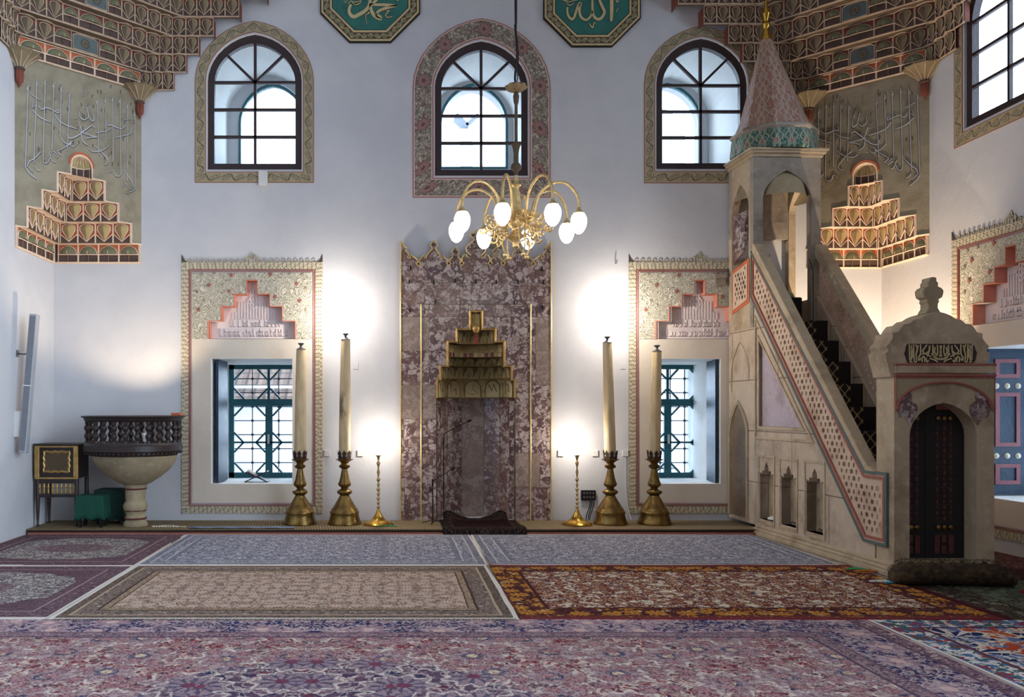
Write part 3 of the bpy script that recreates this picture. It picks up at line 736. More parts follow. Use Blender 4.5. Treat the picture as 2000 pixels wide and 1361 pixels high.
def arch_cell(w, h, t, hot=False, col=6):
    m = MB(); P = lambda a, b, c: (a * w, -c, b * h)
    m.box(0, w, 0, t, 0, h, 0)
    m.plate([[(.03, .44), (.03, .97), (.97, .97), (.97, .44)]], .003, -.001, P, 5 if hot else 4)
    n = 10; rows = 5; V = []
    for j in range(rows + 1):
        ph = j / rows * PI / 2
        for i in range(n + 1):
            t_ = PI * i / n
            V.append(P(.5 - .42 * math.cos(t_) * math.cos(ph) , .46 + .44 * math.sin(t_) * 1.0 if j == 0 else .46 + .44 * math.sin(t_) * math.cos(ph), .003 + .055 * math.sin(ph) * 1.0))
    Fs = [(j * (n + 1) + i, j * (n + 1) + i + 1, (j + 1) * (n + 1) + i + 1, (j + 1) * (n + 1) + i) for j in range(rows) for i in range(n)]
    m.add(V, Fs, col, True)
    m.tube([P(.5 - .42 * math.cos(PI * i / n), .46 + .44 * math.sin(PI * i / n), .008) for i in range(n + 1)], .006, 5, 1)
    for q in (.5,): m.tube([P(q, .9, .01), P(q, .62, .05), P(q, .46, .062)], .005, 5, 1)
    m.tube([P(0, .44, .014), P(.5, .44, .03), P(1, .44, .014)], .009, 5, 1)
    for a in (0.02, .98): m.tube([P(a, 0, .012), P(a, .98, .012)], .006, 5, 1)
    m.tube([P(.5, 0, .012), P(.5, .44, .02)], .004, 5, 2)
    m.tube([P(0, .02, .012), P(1, .02, .012)], .007, 5, 1)
    m.tube([P(0, .985, .02), P(1, .985, .02)], .009, 5, 1)
    return m
def panel_cell(w, h, t, hot=False):
    m = MB(); P = lambda a, b, c: (a * w, -c, b * h)
    m.box(0, w, 0, t, 0, h, 0)
    m.plate([[(.05, .06), (.05, .82), (.2, .93), (.8, .93), (.95, .82), (.95, .06)]], .006, -.001, P, 7)
    m.tube([P(a, b, .01) for a, b in [(.05, .06), (.05, .82), (.2, .93), (.8, .93), (.95, .82), (.95, .06)]], .008, 5, 1, closed=True)
    for R in (.24, .15, .07):
        m.tube([P(.5 + R * math.cos(i * PI / 9) * h / w * 1.0, .5 + R * math.sin(i * PI / 9), .01) for i in range(18)], .005, 5, 2 if R != .15 else 3, closed=True)
    for k in range(8): m.tube([P(.5, .5, .01), P(.5 + .15 * math.cos(k * PI / 4) * h / w, .5 + .15 * math.sin(k * PI / 4), .01)], .003, 4, 3)
    m.tube([P(0, .985, .02), P(1, .985, .02)], .009, 5, 1)
    return m
KIND = {'p': petal_cell, 'a': arch_cell, 'b': panel_cell}
_cache = {}
def place_cell(kind, p0, p1, z, h, t, parent, hot, out):
    """cell spanning plan points p0->p1 (room on the side of 'out')"""
    w = math.dist(p0, p1); key = (kind, round(w, 3), round(h, 3), round(t, 3), hot)
    ang = math.atan2(p1[1] - p0[1], p1[0] - p0[0])
    if key not in _cache:
        o = KIND[kind](w, h, t, hot).build('muqarnas_cell', HOTM if hot else QM, local=True); _cache[key] = o
    else: o = dup(_cache[key])
    o.parent = parent
    lp = parent_off(parent)
    o.location = (p0[0] - lp[0], p0[1] - lp[1], z - lp[2]); o.rotation_euler = (0, 0, ang)
def parent_off(p): return wm(p).translation
def squinch(side):
    """side -1 = left corner, +1 = right corner"""
    s = side; xc = XL if s < 0 else XR
    A_ = 1.14 if s < 0 else .98; DZ = 0 if s < 0 else -.065
    def G(u, v): return (xc - s * u, YB - v)            # u along back wall from the corner, v along side wall
    lr = 'left' if s < 0 else 'right'
    # ---- cream-grey diagonal panel with stepped opening
    p0 = G(0, A_); p1 = G(A_, 0); L = A_ * math.sqrt(2)
    dx, dy = (p1[0] - p0[0]) / L, (p1[1] - p0[1]) / L
    nx, ny = (-dy, dx) if s > 0 else (dy, -dx)
    if ny > 0: nx, ny = -nx, -ny
    D = lambda a, b, c: (p0[0] + dx * a + nx * -c, p0[1] + dy * a + ny * -c, b)   # c = depth away from the room
    ins = [.012, .10, .225, .355]; zt = [z + DZ for z in (3.41, 3.65, 3.90, 4.13, 4.38)]
    q = math.sqrt(2); R0 = .135; zd = 4.50 + DZ
    pn = MB(); out = [(0, 3.42)]
    lo = [(d * q, zt[i], zt[i + 1]) for i, d in enumerate(ins)]
    prof = [(0.0, (3.65 + DZ))]
    left = [(lo[1][0], (3.65 + DZ)), (lo[1][0], (3.90 + DZ)), (lo[2][0], (3.90 + DZ)), (lo[2][0], (4.13 + DZ)), (lo[3][0], (4.13 + DZ)), (lo[3][0], (4.38 + DZ)), (L / 2 - R0, (4.38 + DZ)), (L / 2 - R0, zd)]
    dome = [(L / 2 - R0 * math.cos(PI * i / 12), zd + R0 * math.sin(PI * i / 12)) for i in range(1, 12)]
    right = [(L - a, b) for a, b in left[::-1]]
    pn.plate([[(0.0, (3.65 + DZ)), (0.0, 5.85), (L, 5.85), (L, (3.65 + DZ))] + right[::-1][::-1][0:0] + [(a, b) for a, b in (left + dome + right)[::-1]]], 0, .03, D)
    lab = {'left': 'olive grey calligraphy panel across the left corner between muqarnas tiers', 'right': 'olive grey calligraphy panel across the right corner behind the minbar spire'}[lr]
    P = thing('squinch_panel', lab, 'wall panel', (*G(.57, .57), 3.4), group=None)
    pn.build('plaster_field', 'grey_panel', P)
    # ---- calligraphy
    STK = CALLI; sh = MB(); lt = MB()
    def tp(x, y):     # zoom pixels of the left panel -> panel coordinates
        v = ray(20 + x / 5.919, 150 + y / 5.919, (G0l[0], G0l[1], 0), (nl[0], nl[1], 0))
        a = (v.x - G0l[0]) * dl[0] + (v.y - G0l[1]) * dl[1]; return (a, v.z)
    G0l = (XL, YB - 1.14); dl = (1 / q, 1 / q); nl = (1 / q, -1 / q)
    rnd = random.Random(3)
    for pts, wd in STK:
        pp = [tp(*a) for a in pts]
        if s > 0: pp = [(a * .88 - .01, b - .05) for a, b in pp]
        sh.stroke([(a + .006, b - .006) for a, b in pp], wd * 1.35 / 900, -.004, .001, D, 0)  # dark offset copy of each stroke, a painted cast shadow of the letter
        lt.stroke(pp, wd * .82 / 900, -.012, .001, D, 0)
        if len(pts) == 2 and abs(pts[0][1] - pts[1][1]) > 300:       # arrow-like serif
            a, b = pp[0]; lt.plate([[(a, b + .02), (a - .022, b - .05), (a, b - .035), (a + .008, b - .05)]], -.012, .001, D)
    for i in range(60):
        x, y = rnd.uniform(210, 1430), rnd.uniform(60, 1000)
        if 620 < x < 960 and y > 850: continue
        d_ = rnd.choice((-.4, .4)); pp = [tp(x, y), tp(x + 12 * d_ * 2, y + 16), tp(x + 12 * d_, y + 42)]
        sh.stroke(pp, .009, -.004, .001, D, 0)
    lt.build('raised_lettering', 'letter_grey', P); sh.build('letter_shadows_and_ticks', 'letter_shadow_and_tick', P)
    # ---- stepped muqarnas pyramid below
    lab = {'left': 'stepped muqarnas pyramid in the left corner above the round pulpit', 'right': 'floodlit stepped muqarnas pyramid in the right corner beside the minbar kiosk'}[lr]
    Q = thing('muqarnas_pyramid', lab, 'muqarnas', (*G(.3, .3), 3.4))
    cnt = [4.5, 4, 3, 2]
    for k in range(4):
        d = ins[k]; z0, z1 = zt[k], zt[k + 1]; m = MB()
        # horizontal ledges of the tier (cap)
        e = A_ - d
        db = max(.002, d - .012); cap = [G(db, db), G(e, db), G(db, e)]
        inn = [G(0.003, 0.003), G(A_, .003), G(.003, A_)]
        if k == 3: m.add([(*cap[0], z1), (*cap[1], z1), (*cap[2], z1)], [(0, 1, 2)], 1)
        m.add([(*cap[1], z0), (*cap[0], z0), (*cap[0], z1), (*cap[1], z1)], [(0, 1, 2, 3)], 0)
        m.add([(*cap[2], z0), (*cap[0], z0), (*cap[0], z1), (*cap[2], z1)], [(0, 1, 2, 3)], 0)
        if k:
            dp = ins[k - 1]
            m.add([(*G(d, d), z0), (*G(e, d), z0), (*G(A_ - dp, dp), z0), (*G(dp, dp), z0)], [(0, 1, 2, 3)], 1)
            m.add([(*G(d, d), z0), (*G(d, e), z0), (*G(dp, A_ - dp), z0), (*G(dp, dp), z0)], [(0, 1, 2, 3)], 1)
        # trim slab along the soffit of each step, at the panel edge
        for (u, v) in ((e, d), (d, e)):
            c = G(u, v); m.cube((c[0] - .0, c[1], (z0 + z1) / 2), .014, .014, z1 - z0, 1)
        m.tube([(*G(d + .004, d + .004), z0), (*G(d + .004, d + .004), z1)], .007, 5, 1)
        tr = m.build('tier', HOTM, Q)
        n = 4 if k == 0 else [0, 4, 3, 2][k]; ww = (e - d - (.06 if k == 0 else .03)) / n
        for arm in (0, 1):
            for i in range(n):
                a0 = d + (.05 if k == 0 else .025) + i * ww; a1 = a0 + ww
                g0, g1 = (G(a0, d), G(a1, d)) if arm == 0 else (G(d, a0), G(d, a1))
                # orient so that local -y faces the room
                if (arm == 0 and s > 0) or (arm == 1 and s < 0): g0, g1 = g1, g0
                place_cell('a' if k == 0 else 'p', g0, g1, z0, z1 - z0, .01, tr, True, None)
    # bottom cream ledge
    m = MB(); m.tube([(*G(A_, .01), (3.41 + DZ)), (*G(.012, .012), (3.41 + DZ)), (*G(.01, A_), (3.41 + DZ))], .014, 6, 1)
    # edges of the steps
    st = [(0, (3.65 + DZ))] + left + dome + right + [(L, (3.65 + DZ))]
    m.tube([D(a, b, -.004) for a, b in st], .012, 6, 1)
    for a, b in ((lo[1][0], (3.65 + DZ)), (lo[2][0], 3.9), (lo[3][0], 4.13)): pass
    m.build('edge_moulding', HOTM, Q)
    # ribbed dome niche on top
    m = MB(); c0 = D(L / 2, 0, .0); base = math.atan2(ny, nx)
    rib = lambda a: -.10 * abs(math.sin((a - base) * 5))
    a0 = base + PI / 2; a1 = base + 3 * PI / 2
    m.lathe([(R0, (4.38 + DZ)), (R0, (4.495 + DZ))], c0[0], c0[1], 40, 0, a0=a0, a1=a1, flute=rib)
    m.lathe([(R0 * 1.02, (4.495 + DZ)), (R0 * 1.02, (4.515 + DZ))], c0[0], c0[1], 40, 1, a0=a0, a1=a1, flute=rib)
    m.lathe([(R0 * math.cos(i * PI / 16), zd + .01 + R0 * math.sin(i * PI / 16)) for i in range(9)], c0[0], c0[1], 40, 3, a0=a0, a1=a1, flute=rib)
    for i in range(11):
        a = a0 + (a1 - a0) * i / 10; r = R0 * .985
        m.tube([(c0[0] + r * math.cos(a), c0[1] + r * math.sin(a), (4.38 + DZ)), (c0[0] + r * math.cos(a), c0[1] + r * math.sin(a), zd)] + [(c0[0] + r * math.cos(t) * math.cos(a), c0[1] + r * math.cos(t) * math.sin(a), zd + r * math.sin(t)) for t in (.3, .6, .9, 1.2, 1.5)], .006, 5, 1)
    m.tube([D(L / 2 - R0 * 1.12 * math.cos(PI * i / 12), zd + .01 + R0 * 1.12 * math.sin(PI * i / 12), -.005) for i in range(13)], .014, 6, 5)
    m.build('shell_niche', HOTM, Q)
    # ---- hanging muqarnas cornice above
    lab = {'left': 'hanging muqarnas cornice in the upper left corner of the apse', 'right': 'hanging muqarnas cornice in the upper right corner behind the spire'}[lr]
    K = thing('muqarnas_cornice', lab, 'muqarnas', (*G(.6, .6), 5.65))
    rise = .22
    ez = [.02, .10, .25, .40, .55, .70, .85]; wz = [.035, .06, .09, .13, .19, .26, .34]
    ends = [1.573, 1.74, 1.91, 2.11, 2.45, 2.8, 3.1]
    Z0 = 5.65 if s < 0 else 5.56
    for k in range(7):
        e, w_, en = ez[k], wz[k], ends[k]; z = Z0 + k * rise; z2 = z + rise
        if s > 0: en -= .06
        c = A_ - w_ + e * q                          # u of the junction at v = w_
        tr = MB()
        path = [(w_, en), (w_, c), (c, w_), (en, w_)]       # (u, v)
        pin = [(0.0, en), (0.0, c - .0), (0, 0), (c, 0.0), (en, 0.0)]
        if k < 7:
            kk = max(0, k - 1); e2, w2 = (ez[k - 1], wz[k - 1]) if k else (0, 0); c2 = A_ - w2 + e2 * q
            V = [(*G(u, v), z) for u, v in path] + [(*G(u, v), z) for u, v in [(w2, en), (w2, c2), (c2, w2), (en, w2)]]
            tr.add(V, [(0, 1, 5, 4), (1, 2, 6, 5), (2, 3, 7, 6)], 2)
        bk = lambda u, v: G(u - .008, v - .008)
        V = [(*bk(u, v), zz) for zz in (z, z2) for u, v in path]
        tr.add(V, [(0, 1, 5, 4), (1, 2, 6, 5), (2, 3, 7, 6)], 0)
        for (u, v), (u2, v2) in (((w_, en), (0.001, en)), ((en, w_), (en, 0.001))):
            tr.add([(*G(u, v), z), (*G(u2, v2), z), (*G(u2, v2), z2), (*G(u, v), z2)], [(0, 1, 2, 3)], 4)
        tr.tube([(*G(u, v), z) for u, v in path], .010, 6, 1)
        tro = tr.build('tier', QM, K)
        def run(a, b, kinds):
            # a->b oriented so local -y faces the room
            tot = sum(x[1] for x in kinds); t = 0
            for kd, wgt in kinds:
                t0, t1 = t / tot, (t + wgt) / tot; t += wgt
                q0 = tuple(a[i] + (b[i] - a[i]) * t0 for i in (0, 1)); q1 = tuple(a[i] + (b[i] - a[i]) * t1 for i in (0, 1))
                place_cell(kd, q0, q1, z, rise, .01, tro, k == 0 and kd == 'a', None)
        arm = en - c; na = max(2, round(arm / .165))
        wdt = .165
        dl_ = math.dist(path[1], path[2])
        if k == 0: ks = [('a', 1)] * 5
        else:
            np_ = max(1, int((dl_ - 1.0) / 2 / .17) + 1); cen = [('a', .9), ('a', .9)] if k % 2 == 0 else [('b', 1.1), ('a', .9)]
            if k % 2 == 1: cen = [('a', .8), ('b', 1.3), ('a', .8)]
            else: cen = [('a', .8), ('a', 1.3), ('a', .8)]
            ks = [('p', .8)] * np_ + cen + [('p', .8)] * np_
        segs = [(G(*path[0]), G(*path[1]), [('p', 1)] * na), (G(*path[1]), G(*path[2]), ks), (G(*path[2]), G(*path[3]), [('p', 1)] * na)]
        for a, b, kd in segs:
            if s > 0: a, b, kd = b, a, kd[::-1]
            run(a, b, kd)
    # hanging stalactites at the two junctions
    for (u, v) in ((A_ + .0, .06), (.06, A_ + .0)):
        g = G(u, v); m = MB(); fl = lambda a: -.10 * abs(math.sin(a * 6))
        zt_ = Z0 + .01
        m.lathe([(.23, 0), (.235, -.015), (.17, -.05), (.11, -.10), (.07, -.14), (.052, -.17)], *g, 48, 3, z0=zt_, flute=fl)
        for i in range(12):
            a = i * PI / 6 
            m.tube([(g[0] + r * math.cos(a), g[1] + r * math.sin(a), zt_ + z) for r, z in [(.235, -.005), (.17, -.05), (.11, -.10), (.07, -.14), (.055, -.17)]], .006, 5, 1)
        m.lathe([(.05, -.165), (.058, -.175), (.06, -.19), (.05, -.2)], *g, 24, 0, z0=zt_)
        m.lathe([(.048, -.195), (.052, -.26), (.046, -.33), (.02, -.355), (.004, -.40)], *g, 36, 4, z0=zt_, flute=lambda a: -.2 * abs(math.sin(a * 5)))
        m.build('stalactite_pendant', QM, K)
CALLI = [([(203,110),(172,1050)],16),([(305,55),(270,1000)],16),([(402,45),(375,930)],16),([(375,930),(385,990),(420,1000),(450,950),(470,900)],10),([(500,80),(480,850)],16),([(588,125),(570,690)],16),([(685,190),(655,860)],15),
 ([(1005,270),(1020,910)],14),([(1097,255),(1105,800)],14),([(1182,245),(1185,980)],14),([(1268,260),(1275,1120)],14),([(1355,320),(1355,1210)],14),([(1438,415),(1440,1280)],14),
 ([(172,1050),(220,1120),(300,1185)],12),([(190,1040),(220,980),(280,940),(350,870)],12),([(200,1040),(230,1070),(262,1104)],8),([(280,1040),(310,1080),(345,1090)],8),
 ([(230,200),(290,240),(350,275)],8),([(265,290),(250,350),(290,330)],8),([(320,335),(360,380),(400,360),(450,370),(500,395),(555,420),(545,385),(520,400)],12),([(250,385),(340,470),(470,530)],12),
 ([(510,440),(560,510),(640,560),(770,605)],13),([(570,690),(600,740),(660,780),(715,745)],11),([(650,660),(680,710),(740,700),(800,665),(825,640),(810,590),(785,515)],14),([(810,630),(830,740),(890,790)],14),
 ([(540,860),(620,820),(700,770),(690,790),(730,810),(775,770)],10),([(540,860),(560,890),(590,920)],10),([(440,880),(480,970),(520,990)],9),([(490,890),(520,920),(550,940)],8),([(470,880),(500,870),(560,930)],7),
 ([(875,350),(895,420),(910,480),(950,515),(965,480),(940,370)],12),([(800,390),(800,460),(850,500),(905,465)],12),([(735,490),(770,480)],7),([(900,300),(860,380)],6),
 ([(970,590),(940,565),(900,590),(835,640),(870,660),(930,680),(1010,700)],13),([(1010,700),(930,700),(870,720)],11),([(980,650),(1100,630),(1160,600)],10),
 ([(1130,520),(1120,560),(1170,560),(1230,590),(1290,600),(1330,570)],11),([(1310,500),(1350,495),(1400,490)],6),([(1395,560),(1395,640),(1350,670),(1210,705)],11),
 ([(900,830),(950,865),(1040,860),(1110,820),(1130,790)],11),([(975,800),(1050,870),(1120,960),(1110,1010),(1080,1015)],12),([(1140,1110),(1180,1080),(1210,1140),(1260,1150),(1275,1110)],10),
 ([(1300,1070),(1380,1180),(1430,1280)],10),([(1300,1270),(1330,1230),(1350,1270)],8),([(1330,1350),(1430,1310),(1440,1280)],8),([(1370,1300),(1440,1290)],6),([(850,110),(835,230)],5),([(1140,660),(1150,720)],6)]
squinch(-1); squinch(1)
# ================================================================== platform, mats and rugs
PLY = 10.14
pf = MB(); pf.box(XL + .02, 4.45, PLY, YB - .02, 0, .055)
pf.build('trim_10', 'dark_wood', kind='structure', bevel=.01)
st = MB(); 
st.box(XL + .03, .60, PLY - .015, YB - .08, .056, .07); 
tag(st.build('straw_mat', 'straw', origin=(-1.9, 10.5, .056)), 'long straw mat on the low step left of the mihrab', 'mat', 'straw mats on the step')
st = MB(); st.box(1.60, 4.42, PLY - .015, YB - .08, .056, .07)
tag(st.build('straw_mat', 'straw', origin=(3.0, 10.5, .056)), 'long straw mat on the low step right of the mihrab', 'mat', 'straw mats on the step')
ks = MB(); ks.box(XL + .05, .62, PLY - .05, PLY - .018, .0, .03); ks.box(1.58, 4.44, PLY - .05, PLY - .018, .0, .03)
tag(ks.build('red_edging_strip', 'red_paint'), 'thin red strip running along the foot of the low step', 'edging')

def rugmat(name, hx, hy, borders, field, medal=None, mirror=True):
    """borders: [(width, layers)], layers: [(kind, scale, threshold, colour)]"""
    m = begin(name); v, x, y, z = Coord()
    ax = Abs(x) if mirror else x; ay = Abs(y) if mirror else y
    wob = Noise(v, 2.2, 2, .5) - .5
    P = Vec(ax + wob * .03, ay, 0); PV = VAdd(P, Noise(P, 9, 2, .5, 0, 1), .05)
    Q = Vec(x, y, 3.3)
    cache = {}
    def nz(kind, sc):
        if (kind, sc) not in cache:
            if kind in ('l', 'b'): cache[(kind, sc)] = Noise(PV, sc, 2.2, .55, .5)
            elif kind in ('f',): cache[(kind, sc)] = Noise(Q, sc, 2, .5, .3)
            elif kind == 'v': cache[(kind, sc)] = Vor(PV, sc, 'F1', 'Distance')
            elif kind == 'c': cache[(kind, sc)] = Sep(Vor(PV, sc, 'F1', 'Color'))[0]
            elif kind[0] == 'w':
                if ('wraw', sc) not in cache:
                    n_ = T.nodes.new('ShaderNodeTexVoronoi'); n_.feature = 'F1'; put(n_.inputs['Vector'], P); n_.inputs['Scale'].default_value = sc; n_.inputs['Randomness'].default_value = .55
                    px_, py_, _ = Sep(E(n_.outputs['Position'])); ex, ey, _ = Sep(P); dx_, dy_ = (ex - px_) * sc, (ey - py_) * sc
                    cache[('wraw', sc)] = (Sqrt(dx_ * dx_ + dy_ * dy_), Cos(M('ARCTAN2', dy_, dx_) * 9))
                cache[(kind, sc)] = cache[('wraw', sc)]
            elif kind == 'r': cache[(kind, sc)] = Vor(PV, sc, 'F1', 'Distance')
        return cache[(kind, sc)]
    def paint(base, layers):
        c = base
        for kind, sc, th, col, *al in layers:
            n = nz(kind, sc); a = al[0] if al else 1
            if kind == 'l': k = line(n, th)
            elif kind in ('b', 'f'): k = Step(n, th, th + .04)
            elif kind == 'v': k = 1 - Step(n, th, th + .08)
            elif kind[0] == 'w':
                r_, cs = n; R_ = th * (1 + .16 * cs) if False else (cs * .16 + 1) * th
                if kind == 'w': k = r_ < R_
                elif kind == 'wo': k = 1 - Step(Abs(r_ - R_), .02, .05)
                elif kind == 'wc': k = r_ < th
                else: k = (r_ < R_) * Step(0 - cs, .1, .6)
            elif kind == 'c': k = Step(n, th, th + .02)
            elif kind == 'r': k = 1 - Step(Abs(Frac(n * 5) - .5), th, th + .1)
            c = Mix(c, col, k * a)
        return c
    d = Min(hx - Abs(x), hy - Abs(y)) + wob * .02
    col = paint(*field)
    if medal:
        for (rx, ry, cx, base, layers) in medal:
            r = Sqrt((x - cx) * (x - cx) / (rx * rx) + y * y / (ry * ry)) + Sin(M('ARCTAN2', y / ry, (x - cx) / rx) * 16) * .025
            col = Mix(col, paint(base, layers), 1 - Step(r, .98, 1.0))
    acc = sum(b[0] for b in borders)
    for wd, base, layers in borders[::-1]:      # innermost first
        col = Mix(col, paint(base, layers), d < acc); acc -= wd
    pile = Noise(v, 160, 2)
    col = Mix(col, (.02, .02, .02), Step(pile, .5, .8) * .25)
    big = Noise(v, 1.3, 3)
    return finish(m, Mix(col, c8(120, 108, 104), Step(big, .4, .7) * .03), .95, bump=pile + nz('l', 30) * .6, bd=.003, **{'Specular IOR Level': .08})
def rug(x0, x1, y0, y1, m, label, group=None, h=.014, z=.0, waves=0.0, seed=1, name='rug'):
    nx, ny = max(8, int((x1 - x0) / .12)), max(6, int((y1 - y0) / .12)); rnd = random.Random(seed)
    cx, cy = (x0 + x1) / 2, (y0 + y1) / 2; V = []
    ph = [rnd.uniform(0, 6) for _ in range(6)]
    for j in range(ny + 1):
        for i in range(nx + 1):
            u, v = i / nx, j / ny; X, Y = x0 + (x1 - x0) * u, y0 + (y1 - y0) * v
            X += .012 * math.sin(Y * 2.3 + ph[0]) * (1 if i in (0, nx) else 0); Y += .008 * math.sin(X * 1.9 + ph[1]) * (1 if j in (0, ny) else 0)
            V.append((X, Y, z + h + waves * (math.sin(X * 5 + ph[2]) * math.sin(Y * 4 + ph[3]) + 1) * .5))
    n0 = len(V); Fs = [(j * (nx + 1) + i, j * (nx + 1) + i + 1, (j + 1) * (nx + 1) + i + 1, (j + 1) * (nx + 1) + i) for j in range(ny) for i in range(nx)]
    rim = [i for i in range(nx + 1)] + [(j) * (nx + 1) + nx for j in range(1, ny + 1)] + [ny * (nx + 1) + i for i in range(nx - 1, -1, -1)] + [j * (nx + 1) for j in range(ny - 1, 0, -1)]
    R = len(rim)
    for i in rim: V.append((V[i][0], V[i][1], z + .001))
    for k in range(R): k2 = (k + 1) % R; Fs.append((rim[k], n0 + k, n0 + k2, rim[k2]))
    mb = MB(); mb.add(V, Fs, 0, True)
    o = mb.build(name, m, origin=(cx, cy, z), sharp=50); tag(o, label, 'rug', group); return o
C = c8
cream = C(206, 200, 192)
bluegrey = lambda nm: rugmat(nm, 1.685, .985, [
   (.022, C(214, 206, 196), []), (.07, C(150, 150, 160), [('l', 40, .07, C(84, 84, 100))]), (.012, C(196, 192, 188), []),
   (.11, C(156, 156, 166), [('l', 26, .07, C(86, 88, 108)), ('b', 30, .6, C(196, 192, 194))]), (.012, C(196, 192, 188), []), (.05, C(140, 142, 154), [('l', 40, .07, C(90, 90, 104))])],
   (C(172, 168, 172), [('b', 17, .55, C(204, 200, 202)), ('l', 16, .05, C(92, 94, 116)), ('l', 27, .045, C(104, 104, 122)), ('v', 10, .10, C(112, 108, 126)), ('f', 24, .66, C(70, 74, 98))]))
m_beige = rugmat('beige_rug', 1.66, 1.02, [
   (.018, C(210, 202, 190), []), (.07, C(122, 104, 92), [('l', 36, .07, C(78, 64, 58))]), (.02, C(176, 154, 128), []),
   (.13, C(132, 114, 102), [('l', 24, .06, C(84, 70, 66)), ('b', 26, .6, C(176, 158, 140))]), (.02, C(70, 54, 50), []), (.05, C(172, 148, 120), [('l', 40, .06, C(110, 88, 74))]), (.012, C(80, 62, 54), [])],
   (C(196, 174, 154), [('b', 13, .56, C(178, 160, 150)), ('l', 15, .045, C(118, 92, 80)), ('l', 26, .045, C(132, 106, 92)), ('v', 9, .12, C(136, 96, 84)), ('f', 22, .66, C(112, 104, 112)), ('w', 7, .34, C(206, 182, 162), .8), ('wp', 7, .34, C(160, 120, 104), .8), ('wo', 7, .36, C(120, 90, 80), .8)]))
m_red = rugmat('maroon_cream_rug', 1.78, 1.02, [
   (.015, C(120, 40, 48), []), (.06, C(96, 44, 40), [('f', 26, .6, C(160, 110, 60))]),
   (.22, C(92, 40, 38), [('b', 9, .55, C(178, 118, 40)), ('l', 14, .08, C(60, 26, 28)), ('w', 5, .34, C(186, 128, 44)), ('wp', 5, .34, C(120, 60, 36)), ('f', 18, .64, C(200, 176, 130)), ('f', 15, .66, C(90, 60, 84))]), (.03, C(70, 30, 32), [])],
   (C(214, 200, 176), [('b', 12, .56, C(104, 42, 34)), ('l', 12, .055, C(96, 38, 32)), ('l', 20, .035, C(110, 52, 42)), ('f', 16, .63, C(64, 56, 84)), ('f', 22, .68, C(190, 150, 70)), ('w', 6, .20, C(112, 40, 36), .9), ('wp', 6, .20, C(196, 160, 110), .8)]))
m_front = rugmat('crimson_blush_rug', 3.86, 2.0, [
   (.02, C(176, 156, 150), []), (.10, C(132, 104, 112), [('l', 24, .06, C(80, 60, 76)), ('b', 20, .58, C(182, 156, 152))]), (.02, C(96, 70, 84), []),
   (.36, C(122, 94, 106), [('b', 4.0, .55, C(150, 122, 126)), ('r', 2.6, .12, C(96, 72, 90), .7), ('l', 6, .05, C(30, 34, 76)), ('l', 11, .05, C(52, 48, 82)), ('f', 9, .62, C(44, 56, 104), .8), ('w', 2.9, .42, C(150, 122, 128)), ('wp', 2.9, .42, C(120, 92, 112), .8), ('wo', 2.9, .42, C(40, 44, 84)), ('wc', 2.9, .12, C(196, 160, 150)), ('l', 19, .05, C(196, 176, 170), .7)]), (.02, C(110, 86, 98), []), (.09, C(150, 124, 126), [('l', 28, .06, C(90, 68, 82))]), (.02, C(86, 66, 86), [])],
   (C(118, 8, 36), [('b', 3.4, .56, C(134, 102, 106)), ('b', 7, .59, C(164, 140, 140)), ('r', 2.2, .13, C(160, 134, 130), .85), ('l', 5.5, .05, C(124, 12, 40)), ('l', 8, .035, C(26, 34, 70)), ('f', 4, .60, C(60, 64, 82), .75), ('l', 11, .05, C(208, 186, 172), .85), ('w', 2.3, .40, C(162, 138, 140)), ('wp', 2.3, .40, C(128, 98, 112), .8), ('wo', 2.3, .40, C(206, 190, 178)), ('wc', 2.3, .16, C(60, 70, 100)), ('wc', 2.3, .08, C(206, 180, 150)), ('w', 6.1, .28, C(150, 116, 124)), ('wp', 6.1, .30, C(140, 40, 60), .8), ('wo', 6.1, .33, C(90, 70, 84), .8), ('l', 19, .06, C(92, 50, 58), .6), ('l', 31, .05, C(190, 166, 152), .5)]),
   medal=[(1.1, .9, .2, C(96, 72, 88), [('b', 8, .52, C(130, 104, 112)), ('l', 7, .03, C(34, 44, 78)), ('f', 4, .58, C(110, 20, 44), .7), ('l', 12, .05, C(196, 178, 170), .8), ('w', 2.6, .40, C(150, 128, 132)), ('wp', 2.6, .40, C(70, 66, 96), .8), ('wo', 2.6, .42, C(200, 184, 172)), ('wc', 2.6, .10, C(120, 60, 80)), ('l', 24, .05, C(60, 50, 70), .6)])], mirror=True)
m_med = lambda nm, hx, cx: rugmat(nm, hx, 1.0, [
   (.02, C(210, 200, 190), []), (.16, C(112, 86, 92), [('l', 28, .06, C(76, 58, 68)), ('b', 24, .6, C(146, 120, 124))]), (.015, C(160, 138, 136), []), (.08, C(118, 90, 96), [('l', 34, .07, C(78, 60, 70))])],
   (C(104, 78, 86), [('l', 24, .05, C(78, 58, 68)), ('b', 30, .62, C(130, 104, 106))]),
   medal=[(.95, .70, cx, C(186, 178, 170), [('l', 17, .06, C(84, 74, 78)), ('l', 28, .05, C(104, 92, 92)), ('f', 16, .6, C(122, 110, 112))]), (.42, .26, cx, C(100, 78, 86), [('l', 30, .06, C(140, 120, 120))])])
m_orange = rugmat('rust_floral_rug', 1.52, 1.6, [
   (.03, C(120, 30, 44), []), (.03, C(214, 204, 196), []), (.20, C(208, 202, 198), [('w', 5, .36, C(150, 52, 44)), ('wp', 5, .36, C(52, 70, 120)), ('w', 9, .3, C(80, 110, 150)), ('l', 10, .04, C(60, 90, 80))]), (.03, C(96, 50, 60), [])],
   (C(172, 66, 32), [('w', 2.0, .42, C(30, 38, 78)), ('wp', 2.0, .42, C(206, 200, 196)), ('wo', 2.0, .45, C(206, 196, 176)), ('w', 5, .30, C(90, 110, 150)), ('l', 9, .03, C(206, 190, 170))]),
   medal=[], mirror=True)
m_orange2 = None
